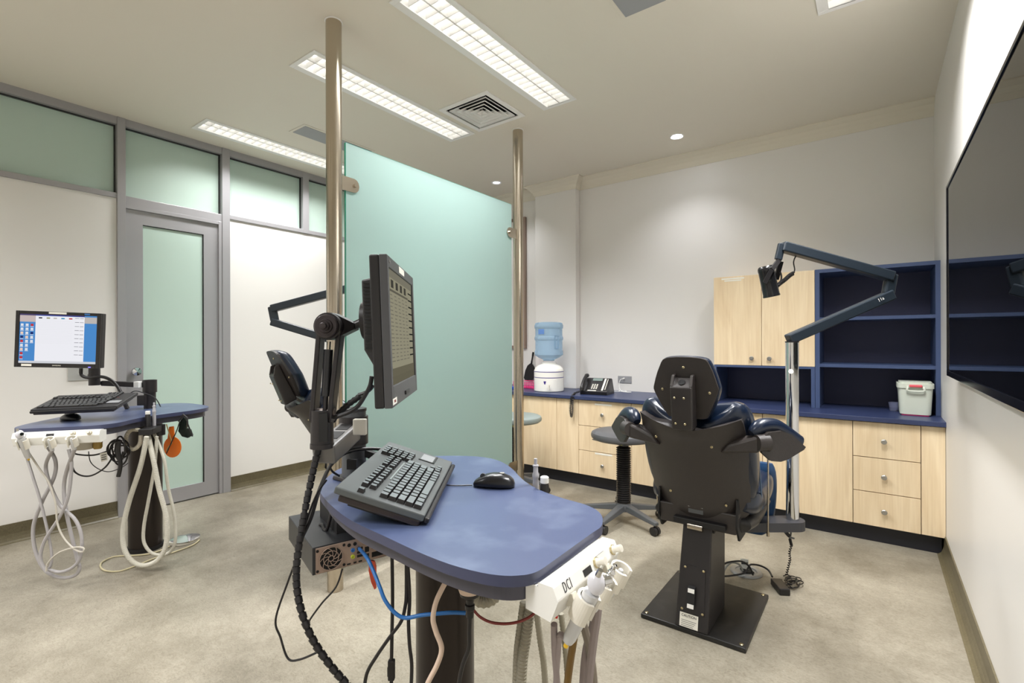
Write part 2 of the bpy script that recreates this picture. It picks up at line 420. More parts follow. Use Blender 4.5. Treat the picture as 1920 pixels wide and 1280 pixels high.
# coved skirting
def skirt(name, pa, pb, out):
    pa = V3(pa); pb = V3(pb); out = V3(out); m = MB(); prof = [(0, .112), (.006, .112), (.007, .05), (.012, .03), (.019, .012), (.028, .004), (.036, .0005), (0, .0005)]
    A = [pa+out*x+V3((0, 0, z)) for x, z in prof]
    m.prism(A, pb-pa); return struct(name, m, SKIRTM)
skirt('baseboard_left', (XL, YF, 0), (XL, 1.092, 0), (1, 0, 0))
skirt('baseboard_left', (XL, 1.825, 0), (XL, YB, 0), (1, 0, 0))
skirt('baseboard_right', (XR, YF, 0), (XR, 3.64, 0), (-1, 0, 0))
skirt('baseboard_front', (XL, YF, 0), (XR, YF, 0), (0, 1, 0))
# pilaster and cornice on the back wall
PX0, PX1, PY = -2.755, -2.29, 4.12
struct('trim_20', MB().box(PX0, PX1, PY, YB, .75, H), WALL, bevel=.004)
cp = [(0, -.10), (.006, -.10), (.010, -.088), (.024, -.06), (.046, -.034), (.074, -.014), (.082, -.008), (.082, 0), (0, 0)]
def cornice(name, x0, x1, y, endl=0, endr=0):
    m = MB(); A = [V3((x0+(-d if endl > 0 else d if endl < 0 else 0), y-d, H+z)) for d, z in cp]; B = [V3((x1+(d if endr > 0 else -d if endr < 0 else 0), y-d, H+z)) for d, z in cp]; n = len(cp)
    m.add(A+B, [(i, (i+1) % n, n+(i+1) % n, n+i) for i in range(n)]); m.add(A, [tuple(range(n))]); m.add(B, [tuple(range(n))])
    return struct(name, m, CORN)
cornice('trim_21', PX1, XR, YB, endl=-1)
cornice('trim_22', PX0, PX1, PY, endl=1, endr=1)
cornice('trim_23', XL, PX0, YB, endr=-1)
for nm, x, s in (('trim_24', PX1, 1), ('trim_25', PX0, -1)):
    m = MB(); A = [V3((x+s*d, PY-d, H+z)) for d, z in cp]; B = [V3((x+s*d, YB-d, H+z)) for d, z in cp]; n = len(cp)
    m.add(A+B, [(i, (i+1) % n, n+(i+1) % n, n+i) for i in range(n)]); struct(nm, m, CORN)

# ================================================================== ceiling fittings
def troffer(x, y, label, power=1.0):
    t = thing('ceiling_light', label, 'ceiling light', (x, y, H), 0, 'recessed louvred ceiling lights')
    a, b = LW/2, LL/2; m = MB(); z0, z1 = -.006, 0
    for q in ((-a, a, -b, -b+.024), (-a, a, b-.024, b), (-a, -a+.045, -b+.024, b-.024), (a-.03, a, -b+.024, b-.024)): m.box(*q, z0, z1)
    part('frame', m, WHITEM, t, W=False, bevel=.0015)
    ia0, ia1, ib = -a+.045, a-.03, b-.024; m = MB(); hh = .085
    m.quad((ia0, -ib, z0), (ia0, ib, z0), (ia0-.01, ib, hh), (ia0-.01, -ib, hh)); m.quad((ia1, -ib, z0), (ia1, ib, z0), (ia1+.01, ib, hh), (ia1+.01, -ib, hh))
    for s in (-1, 1): m.quad((ia0, s*ib, z0), (ia1, s*ib, z0), (ia1+.01, s*ib, hh), (ia0-.01, s*ib, hh))
    m.quad((ia0-.01, -ib, hh), (ia1+.01, -ib, hh), (ia1+.01, ib, hh), (ia0-.01, ib, hh))
    part('housing', m, WHITEM, t, W=False)
    cx = (ia0+ia1)/2
    part('centre_rib', MB().box(cx-.004, cx+.004, -ib, ib, .002, .034), WHITEM, t, W=False)
    for k, s in enumerate((-1, 1)):
        part('lamp_tube', MB().cyl((cx+s*.043, -ib+.02, .058), (cx+s*.043, ib-.02, .058), .013, n=12), TUBEM, t, W=False)
    n = 23; me = None
    for k in range(1, n):
        yy = -ib+2*ib*k/n
        if me is None: me = MB().box(ia0, ia1, -.0015, .0015, .002, .032).mesh('louvre_blade', WHITEM)
        o = bpy.data.objects.new('louvre_blade', me); COL.objects.link(o); o.parent = t; o.location = (0, yy, 0)
    ld = bpy.data.lights.new('tube_glow', 'AREA'); ld.shape = 'RECTANGLE'; ld.size = ia1-ia0-.01; ld.size_y = 2*ib-.03; ld.energy = TUBE_POWER*power; ld.color = LIGHT_COL
    lo = bpy.data.objects.new('tube_glow', ld); COL.objects.link(lo); lo.parent = t; lo.location = (cx, 0, -.001); ld.spread = R(128)
    return t
TUBEM = emis('fluorescent_tube', (255, 252, 246), 1.3)
tl = ['recessed fluorescent light left of the square air vent, partly behind the steel pole', 'large recessed fluorescent light at top centre, right of the air vent', 'recessed fluorescent light beside the left glazed wall', 'recessed ceiling light at top right corner near the wall screen',
      'recessed light over the unseen front of the room, middle', 'recessed light over the unseen front of the room, right', 'recessed light over the unseen front of the room, left']
for (x, y), l, pw in zip(LIGHTS, tl, (.85, 1.0, .6, 1.45, .8, 1.4, .7)): troffer(x, y, l, pw)
# air diffuser
t = thing('air_vent', 'square white four-way ceiling air diffuser between two ceiling lights', 'air vent', ((VX0+VX1)/2, (VY0+VY1)/2, H))
def ring(m, a, b, z0, z1, w0=.012):
    """sloped square ring, outer half-size a at z0, inner b at z1"""
    A = [(-a, -a, z0), (a, -a, z0), (a, a, z0), (-a, a, z0)]; B = [(-b, -b, z1), (b, -b, z1), (b, b, z1), (-b, b, z1)]
    for i in range(4): j = (i+1) % 4; m.quad(A[i], A[j], B[j], B[i])
a = .21; m = MB()
for q in ((-a, a, -a, -a+.034), (-a, a, a-.034, a), (-a, -a+.034, -a+.034, a-.034), (a-.034, a, -a+.034, a-.034)): m.box(*q, -.008, 0)
part('frame', m, WHITEM, t, W=False, bevel=.002)
for r0 in (.158, .125, .092, .059, .026):
    r1 = max(.002, r0-.034); m = MB(); ring(m, r0, r1, -.004, .018); ring(m, r0-.003, r1-.001, -.004, .021); ring(m, r0, r0, -.010, -.004); ring(m, r0-.003, r0-.003, -.010, -.004); ring(m, r0, r0-.003, -.010, -.010)
    part('vane', m, WHITEM, t, W=False)
part('duct', MB().box(-a+.032, a-.032, -a+.032, a-.032, .1, .12).box(-a+.03, -a+.034, -a+.03, a-.03, 0, .1).box(a-.034, a-.03, -a+.03, a-.03, 0, .1).box(-a+.03, a-.03, -a+.03, -a+.034, 0, .1).box(-a+.03, a-.03, a-.034, a-.03, 0, .1), DARKG, t, W=False)
# grey flush panels
def panel(x0, x1, y0, y1, label):
    t = thing('ceiling_panel', label, 'ceiling panel', ((x0+x1)/2, (y0+y1)/2, H), 0, 'grey ceiling panels')
    part('panel_frame', MB().box(x0, x1, y0, y1, H-.004, H), CEIL, t, bevel=.0015)
    part('panel_face', MB().box(x0+.02, x1-.02, y0+.02, y1-.02, H-.006, H-.003), GREYPAN, t)
panel(-3.475, -3.265, 1.928, 2.55, 'grey flush ceiling panel behind the left steel pole')
panel(-.975, -.74, 1.6, 2.235, 'grey flush ceiling panel at the top edge near the right light')
# downlights
def downlight(x, y, label, power, on):
    t = thing('downlight', label, 'downlight', (x, y, H), 0, 'round downlights')
    part('trim_ring', MB().lathe([(.052, 0), (.052, -.004), (.045, -.007), (.036, -.002), (.034, 0)], (0, 0, 0), (0, 0, 1), 32), WHITEM, t, W=False)
    part('lens', MB().lathe([(0, -.001), (.034, -.002), (.034, 0)], (0, 0, 0), (0, 0, 1), 24), SPOTM if on else SPOTD, t, W=False)
    ld = bpy.data.lights.new('downlight_beam', 'SPOT'); ld.energy = power; ld.spot_size = R(115); ld.spot_blend = .9; ld.shadow_soft_size = .03; ld.color = (.93, .94, 1)
    lo = bpy.data.objects.new('downlight_beam', ld); COL.objects.link(lo); lo.parent = t; lo.location = (0, 0, -.012)
SPOTM = emis('lit_downlight', (240, 244, 255), 30); SPOTD = emis('dim_downlight', (235, 238, 255), 1.2)
downlight(-1.204, 3.741, 'bright round downlight near the back wall cornice', SPOT_POWER, True)
downlight(-2.971, 3.766, 'small round downlight above the glass partition', SPOT_POWER*.8, False)

# ================================================================== joinery on the back wall
YD = 3.60   # face of the doors
def knob(p, parent, r=.0145):
    m = MB().lathe([(.006, 0), (.006, .012), (r*.93, .014), (r, .018), (r, .024), (r*.8, .0265), (0, .0265)], p, (0, -1, 0), 20)
    return part('knob', m, NICKEL, parent)
def base_unit(x0, x1, label, kind, knobs=(), body_x=None):
    t = thing('base_cabinet', label, 'cabinet', ((x0+x1)/2, 3.9, 0), 0, 'birch base cabinets under the long worktop')
    part('body', MB().box(x0+.001, x1-.001, YD+.02, YB-.005, .10, .722), WOOD, t)
    g = .0018
    if kind == 'drawers':
        zs = [(.104, .301), (.305, .505), (.509, .716)]
        for i, (a, b) in enumerate(zs):
            d = part('drawer', MB().box(x0+g, x1-g, YD, YD+.018, a, b), WOOD, t, bevel=.0012)
            if i in knobs: knob(((x0+x1)/2-.008, YD, (a+b)/2-.003), d)
    elif kind == 'door':
        d = part('door', MB().box(x0+g, x1-g, YD, YD+.018, .104, .716), WOOD, t, bevel=.0012)
    else:
        part('filler_panel', MB().box(x0+g, x1-g, YD+.004, YD+.018, .104, .716), WOOD, t)
    return t
base_unit(-3.28, -2.74, 'birch base cabinet door mostly hidden behind the glass partition', 'door')
base_unit(-2.74, -2.192, 'wide birch cabinet door below the water dispenser', 'door')
base_unit(-2.192, -1.98, 'narrow birch cabinet door under the hanging telephone cord', 'door')
cd_ = base_unit(-1.98, -1.518, 'birch three-drawer base cabinet behind the grey stool', 'drawers', (0, 2))
for z in (.684, .285): part('label_strip', MB().box(-1.83, -1.68, YD-.001, YD, z, z+.014), LABEL, cd_)
base_unit(-1.518, -1.06, 'birch base cabinet hidden behind the near patient chair', 'door')
base_unit(-1.06, -.6, 'birch cabinet door just right of the near patient chair back', 'door')
base_unit(-.6, -.108, 'birch cabinet door behind the chrome lamp pole', 'door')
base_unit(-.108, .209, 'birch three-drawer base cabinet at the right end, three knobs', 'drawers', (0, 1, 2))
base_unit(.209, XR, 'narrow birch filler unit against the right wall', 'filler')
base_unit(-4.19, -3.28, 'birch base cabinet at the far left end of the worktop', 'door')
solo('toe_kick', MB().box(-4.19, .300, 3.645, 3.665, 0, .1), KICK, 'black recessed kickboard under the birch base cabinets', 'kickboard')
solo('worktop', MB().box(-4.19, XR, 3.575, YB-.001, .722, .75), NAVYL, 'long dark blue laminate worktop along the back wall', 'worktop', bevel=.002)
# wall cabinet
t = thing('wall_cabinet', 'birch two-door wall cabinet with label strips, above the blue niche', 'cabinet', (-.64, 4.0, 1.03))
YU = 3.84
part('body', MB().box(-.965, -.322, YU+.02, YB-.002, 1.03, 1.672), WOOD, t)
for x0, x1, kx in ((-.965, -.645, -.705), (-.642, -.322, -.592)):
    d = part('door', MB().box(x0, x1, YU, YU+.018, 1.026, 1.673), WOOD, t, bevel=.0012); knob((kx, YU, 1.077), d)
part('label_strip', MB().box(-.91, -.755, YU-.001, YU, 1.652, 1.662), LABEL, t); part('label_strip', MB().box(-.89, -.775, YU-.001, YU, 1.638, 1.647), LABEL, t)
# blue open unit
t = thing('open_shelf_unit', 'dark blue open shelf unit standing on the worktop at the right', 'shelf unit', (0, 4.0, .75))
part('side_panel', MB().box(-.320, -.294, YU, YB-.002, .751, 1.675), SHELFB, t); part('side_panel', MB().box(.292, .3145, YU, YB-.002, .751, 1.675), SHELFB, t)
part('top_panel', MB().box(-.294, .292, YU, YB-.002, 1.652, 1.675), SHELFB, t)
part('back_panel', MB().box(-.294, .292, YB-.02, YB-.003, .751, 1.652), BACKB, t)
for z in (1.026, 1.334): part('shelf', MB().box(-.294, .292, YU+.004, YB-.02, z, z+.021), SHELFB, t)
t = thing('open_niche', 'dark blue open niche between worktop and birch wall cabinet', 'shelf unit', (-.64, 4.0, .75))
part('side_panel', MB().box(-.965, -.948, YU, YB-.002, .751, 1.025), SHELFB, t); part('side_panel', MB().box(-.344, -.322, YU, YB-.002, .751, 1.025), SHELFB, t)
part('top_panel', MB().box(-.948, -.344, YU, YB-.002, 1.010, 1.025), SHELFB, t); part('back_panel', MB().box(-.948, -.344, YB-.02, YB-.003, .751, 1.010), BACKB, t)

# ---- things on the worktop
def rbox(m, x0, x1, y0, y1, z0, z1, r, tx=0, n=5):
    """rounded-corner tub; tx = extra half width at the top"""
    def loop(e, z):
        pts = []
        for cx, cy, a0 in ((x1-r, y1-r, 0), (x0+r, y1-r, PI/2), (x0+r, y0+r, PI), (x1-r, y0+r, 3*PI/2)):
            for k in range(n+1):
                a = a0+PI/2*k/n; sx = 1 if cx > (x0+x1)/2 else -1; sy = 1 if cy > (y0+y1)/2 else -1
                pts.append(V3((cx+sx*e+r*math.cos(a), cy+sy*e+r*math.sin(a), z)))
        return pts
    A = loop(0, z0); B = loop(tx, z1); k = len(A)
    m.add(A+B, [(i, (i+1) % k, k+(i+1) % k, k+i) for i in range(k)], True); m.add(A, [tuple(range(k))]); m.add(B, [tuple(range(k))]); return m
t = thing('storage_box', 'pale sage lidded box with coral handle on the worktop', 'storage box', (.2, 3.88, .75))
bx0, bx1, by0, by1 = .122, .268, 3.775, 3.98
part('base_rim', rbox(MB(), bx0+.008, bx1-.008, by0+.005, by1-.005, .751, .758, .02), PINK, t)
part('tub', rbox(MB(), bx0, bx1, by0, by1, .758, .915, .03, .008), SAGEP, t, bevel=.004)
part('lid', rbox(rbox(MB(), bx0-.014, bx1+.014, by0-.014, by1+.014, .915, .942, .034), bx0-.004, bx1+.004, by0-.004, by1+.004, .942, .952, .034), SAGEP, t, bevel=.003)
part('handle', MB().tube([(.158, by0-.01, .925), (.158, by0-.022, .92), (.16, by0-.024, .900), (.23, by0-.024, .900), (.232, by0-.022, .92), (.232, by0-.01, .925)], .006, 8, 3), SAGEP, t)
part('clasp', MB().box(.165, .226, by0-.024, by0-.012, .922, .937), REDP, t, bevel=.004)
t = solo('plastic_cup', MB().lathe([(.022, 0), (.029, .055), (.027, .055), (.021, .004), (0, .004)], (.098, 3.97, .751), (0, 0, 1), 24), CLEAR, 'small clear plastic cup left of the sage box', 'cup')
# water dispenser
wc = at(1033, 733, Z=.75); wx, wy = wc.x, wc.y+.03
wx, wy = -2.395, 3.80
t = thing('water_dispenser', 'white ceramic water crock with purple stripes on the worktop', 'water dispenser', (wx, wy, .75))
RR = .136
part('crock', MB().lathe([(0, .001), (RR-.006, .001), (RR, .008), (RR, .17), (RR-.001, .19), (RR-.012, .215), (RR-.035, .235), (.07, .247), (.066, .262), (0, .262)], (wx, wy, .75), (0, 0, 1), 48), CER, t)
for z in (.125, .177): part('stripe', MB().lathe([(RR+.0006, z), (RR+.0006, z+.006)], (wx, wy, .75), (0, 0, 1), 48), PURP, t)
dv = (V3((0, 0, 0))-V3((wx, wy, 0))).normalized(); sd = V3((-dv.y, dv.x, 0))
tp = V3((wx, wy, .75+.045))+dv*RR
part('tap', MB().cyl(tp, tp+dv*.03, .009, .009).cyl(tp+dv*.026+V3((0, 0, .018)), tp+dv*.026-V3((0, 0, .02)), .008, .006).box(-.014, .014, -.003, .003, .02, .026, Matrix.Translation(tp+dv*.03)), CREAMP, t)
dd = (dv-sd*.28).normalized(); gp = V3((wx, wy, .75+.082))+dd*(RR+.0012); sx = V3((-dd.y, dd.x, 0))
part('emblem', MB().prism([gp+sx*a+V3((0, 0, b)) for a, b in ((-.012, .016), (.012, .016), (.008, .0), (.004, -.012), (-.004, -.012), (-.008, 0))], dd*.0004), PURP, t)
t = thing('water_bottle', 'large clear blue water bottle upturned on the crock', 'water bottle', (wx, wy, 1.012))
B = .130; z0 = .275
part('bottle', MB().lathe([(.05, z0), (.055, z0+.012), (.095, z0+.03), (B, z0+.055), (B, z0+.09), (B-.006, z0+.098), (B-.006, z0+.185), (B-.001, z0+.19), (B+.002, z0+.205), (B-.001, z0+.22), (B-.006, z0+.225), (B-.006, z0+.29), (B, z0+.297), (B+.002, z0+.32), (B-.008, z0+.345), (B-.03, z0+.352), (0, z0+.352)], (wx, wy, .75), (0, 0, 1), 48), WATER, t)
lp = V3((wx, wy, .75+z0+.268))+(dv-sd*.55).normalized()*(B-.004)
part('bottle_label', MB().lathe([(B-.0045, z0+.245), (B-.0045, z0+.288)], (wx, wy, .75), (0, 0, 1), 48), mat('blue_sticker', (92, 130, 190), .4), t) if False else None
n_ = (dv-sd*.62).normalized(); s_ = V3((-n_.y, n_.x, 0)); c0 = V3((wx, wy, .75+z0+.262))+n_*(B-.003)
part('bottle_label', MB().prism([c0+s_*a+V3((0, 0, b)) for a, b in ((-.03, -.02), (.03, -.02), (.03, .025), (-.03, .025))], n_*.001), mat('blue_sticker', (92, 130, 190), .4), t)
n_ = (dv+sd*.62).normalized(); s_ = V3((-n_.y, n_.x, 0)); c0 = V3((wx, wy, .75+z0+.17))+n_*(B-.001)
part('bottle_grip', MB().tube([c0+s_*.016+V3((0, 0, -.05)), c0+s_*.016+V3((0, 0, .05)), c0+s_*.010+V3((0, 0, .056)), c0-s_*.012+V3((0, 0, .056)), c0-s_*.016+V3((0, 0, .05)), c0-s_*.016+V3((0, 0, -.05)), c0-s_*.01+V3((0, 0, -.056)), c0+s_*.012+V3((0, 0, -.056)), c0+s_*.016+V3((0, 0, -.05))], .005, 8, 3), WATER, t)
# telephone
pc = V3((-1.93, 3.83, .75)); MP = Matrix.Translation(pc) @ Matrix.Rotation(R(8), 4, 'Z')
t = thing('desk_telephone', 'black desk telephone with handset and white button strips', 'telephone', M=MP)
tilt = Matrix.Rotation(R(38), 4, 'X')
m = MB(); prof = [(-.105, .001), (.10, .001), (.10, .02), (.045, .128), (.02, .135), (-.11, .03)]
m.prism([(-.11, y, z) for y, z in prof], (.235, 0, 0)); part('phone_body', m, BLACKP, t, W=False, bevel=.004)
TP = Matrix.Translation((0, -.045, .0825)) @ Matrix.Rotation(math.atan2(.105, .13), 4, 'X')
part('display', MB().box(-.03, .055, .045, .075, .0, .003, TP), GREENLCD, t, W=False)
for c in range(3):
    for r_ in range(4): part('key', MB().box(-.02+c*.02, -.008+c*.02, -.055+r_*.016, -.046+r_*.016, 0, .004, TP), CREAMP, t, W=False)
part('button_strip', MB().box(.072, .088, -.07, .075, 0, .002, TP), CREAMP, t, W=False); part('button_strip', MB().box(.1, .105, -.06, .07, 0, .002, TP), CREAMP, t, W=False)
part('button_strip', MB().box(-.045, .03, -.078, -.07, 0, .002, TP), CREAMP, t, W=False)
hs = MB().path(spline([TP @ V3((-.085, -.095, .02)), TP @ V3((-.085, -.06, .045)), TP @ V3((-.085, 0, .052)), TP @ V3((-.085, .05, .045)), TP @ V3((-.085, .085, .025))], 6), [.018]*5+[.013]*15+[.018]*5, 12)
hd = part('handset', hs, BLACKP, t, W=False)
cw = [MP @ V3((-.115, -.09, .03)), at(1086, 752, Y=3.60), at(1073, 748, Y=3.565), at(1070, 756, Y=3.555), at(1071, 780, Y=3.555), at(1072, 755, Y=3.55)]
cw = [MP @ (TP @ V3((-.09, -.1, .02))), at(1078, 737, Y=3.66), at(1074, 741, Y=3.60), at(1071, 748, Y=3.56), at(1069, 765, Y=3.56), at(1071, 781, Y=3.56), at(1073, 770, Y=3.555), at(1074, 750, Y=3.56), at(1078, 742, Y=3.6)]
part('coiled_cord', MB().coil(cw, .0075, .003, 46), BLACKP, t)
# socket + white cord
t = thing('wall_socket', 'grey wall outlet plate on the back wall with a white plug', 'wall socket', (-1.83, YB, .85))
part('plate', MB().box(-1.895, -1.765, YB-.008, YB, .822, .885), mat('socket_grey', (150, 150, 152), .4), t, bevel=.002)
part('plug', MB().cyl((-1.835, YB-.008, .862), (-1.835, YB-.03, .862), .008, .006), WHITEP, t)
part('white_cord', MB().tube([(-1.835, YB-.03, .862), (-1.855, YB-.05, .85), (-1.862, YB-.055, .80), (-1.84, YB-.07, .758), (-1.77, YB-.1, .754), (-1.72, YB-.12, .754), (-1.76, YB-.14, .754), (-1.85, YB-.09, .754), (-1.83, YB-.05, .758), (-1.78, YB-.09, .756), (-1.86, YB-.13, .754), (-2.0, YB-.16, .754), (-1.9, YB-.24, .754)], .0028, 6, 5), WHITEP, t)
# pink basket, blue lid, hand mirror, wall board
t = thing('pink_basket', 'pink slotted plastic basket left of the water crock', 'basket', (-2.72, 3.95, .75))
m = MB(); x0, x1, y0, y1 = -2.86, -2.60, 3.88, 4.05
for z in (.752, .772, .790, .806): m.box(x0, x1, y0, y0+.004, z, z+.006).box(x1-.004, x1, y0, y1, z, z+.006).box(x0, x1, y1-.004, y1, z, z+.006).box(x0, x0+.004, y0, y1, z, z+.006)
for k in range(14): xx = x0+(x1-x0-.006)*k/13; m.box(xx, xx+.006, y0-.001, y0+.004, .752, .812)
part('basket_sides', m, PINK, t); part('basket_base', MB().box(x0, x1, y0, y1, .7505, .756), PINK, t)
solo('blue_lid', MB().box(-2.84, -2.70, 3.72, 3.79, .7505, .775), BLUEP, 'small blue plastic case in front of the pink basket', 'case', bevel=.004)
t = thing('hand_mirror', 'black hand mirror hanging on the wall over the pink basket', 'hand mirror', at(992, 690, Y=4.18))
n0 = at(989, 699, Y=4.165); m = MB()
pts = [at(u, v, Y=4.165) for u, v in ((983, 703), (982, 708), (984, 712), (990, 713), (997, 712), (1001, 707), (1003, 698), (1001, 688), (998, 683), (994, 681), (989, 685), (985, 694))]
part('mirror_back', m.prism(pts, (0, .012, 0)), BLACKM, t, bevel=.003)
part('handle', MB().path(spline([at(996, 684, Y=4.17), at(998, 672, Y=4.17), at(1000, 660, Y=4.17)], 4), [.010]*3+[.008]*3+[.011]*3, 10), BLACKM, t)
t = thing('wall_board', 'bronze-framed board on the back wall behind the right steel pole', 'board', (-3.3, YB, 1.8))
part('board_frame', MB().box(-3.75, -2.915, YB-.03, YB, 1.13, 1.16).box(-3.75, -2.915, YB-.03, YB, 2.47, 2.5).box(-3.75, -3.72, YB-.03, YB, 1.16, 2.47).box(-2.945, -2.915, YB-.03, YB, 1.16, 2.47), BROWN, t, bevel=.003)
part('board_face', MB().box(-3.72, -2.945, YB-.012, YB-.002, 1.16, 2.47), WALL, t)

# ================================================================== wall screen on the right
t = thing('wall_screen', 'large black wall-mounted television on the right wall, mirror-like glass', 'television', (XR, 2.3, 1.48))
sx0, sx1 = XR-.045, XR-.002
part('bezel', MB().box(sx0, sx1, 3.035, 3.05, 1.035, 1.918).box(sx0, sx1, 1.52, 1.535, 1.035, 1.918).box(sx0, sx1, 1.535, 3.035, 1.904, 1.918).box(sx0, sx1, 1.535, 3.035, 1.035, 1.060), mat('gloss_black', (14, 15, 20), .12), t, bevel=.002)
part('screen_glass', MB().box(sx0+.004, sx1, 1.535, 3.035, 1.06, 1.904), TV, t)
t = thing('light_switch', 'small wall switch plate on the left wall under the lit monitor', 'wall switch', (XL, .85, 1.0))
part('plate', MB().box(XL, XL+.008, .835, .945, .955, 1.07), mat('switch_steel', (190, 190, 186), .3, metal=.4), t, bevel=.002)
part('rocker', MB().lathe([(.012, 0), (.012, .006), (0, .007)], (XL+.008, .90, 1.0), (1, 0, 0), 16), WHITEP, t)

# ================================================================== glass partition and poles
GX = -2.11
gp_ = thing('glass_partition', 'frosted green glass partition panel held between two steel poles', 'glass partition', (GX, 2.14, .2))
part('glass_panel', MB().box(GX-.006, GX+.006, 1.462, 2.84, .2, 2.19), FROST, gp_)
part('glass_edge', MB().box(GX-.0062, GX+.0062, 1.4605, 1.4625, .2, 2.19).box(GX-.0062, GX+.0062, 1.462, 2.84, 2.19, 2.1915), GEDGE, gp_)
def clamp(y0, y1, z):
    s = 1 if y1 > y0 else -1; c = part('glass_clamp', MB().prism([V3((GX+.008, y0, z-.035)), V3((GX+.008, y1-s*.025, z-.035))]+[V3((GX+.008, y1-s*.025+s*.03*math.sin(a), z-.035*math.cos(a))) for a in (.5, 1, 1.57, 2.1, 2.6)]+[V3((GX+.008, y1-s*.025, z+.035)), V3((GX+.008, y0, z+.035))], (.006, 0, 0)), STEEL, gp_)
    part('bolt', MB().cyl((GX+.014, y1-s*.022, z), (GX+.024, y1-s*.022, z), .009, n=6, smooth=False), STEEL, c)
for z in (1.985, .30): clamp(1.43, 1.53, z); clamp(2.90, 2.785, z)
for y, l in ((1.40, 'tall brushed steel floor-to-ceiling pole at the left edge of the glass partition'), (2.93, 'tall brushed steel floor-to-ceiling pole at the right edge of the glass partition')):
    t = thing('steel_pole', l, 'pole', (GX, y, 0), 0, 'partition poles')
    part('pole', MB().cyl((0, 0, .001), (0, 0, H-.001), .0375, n=48), STEEL, t, W=False)
    part('collar', MB().lathe([(.0375, -.005), (.042, -.003), (.042, 0)], (0, 0, H-.0005), (0, 0, 1), 32), WHITEM, t, W=False)

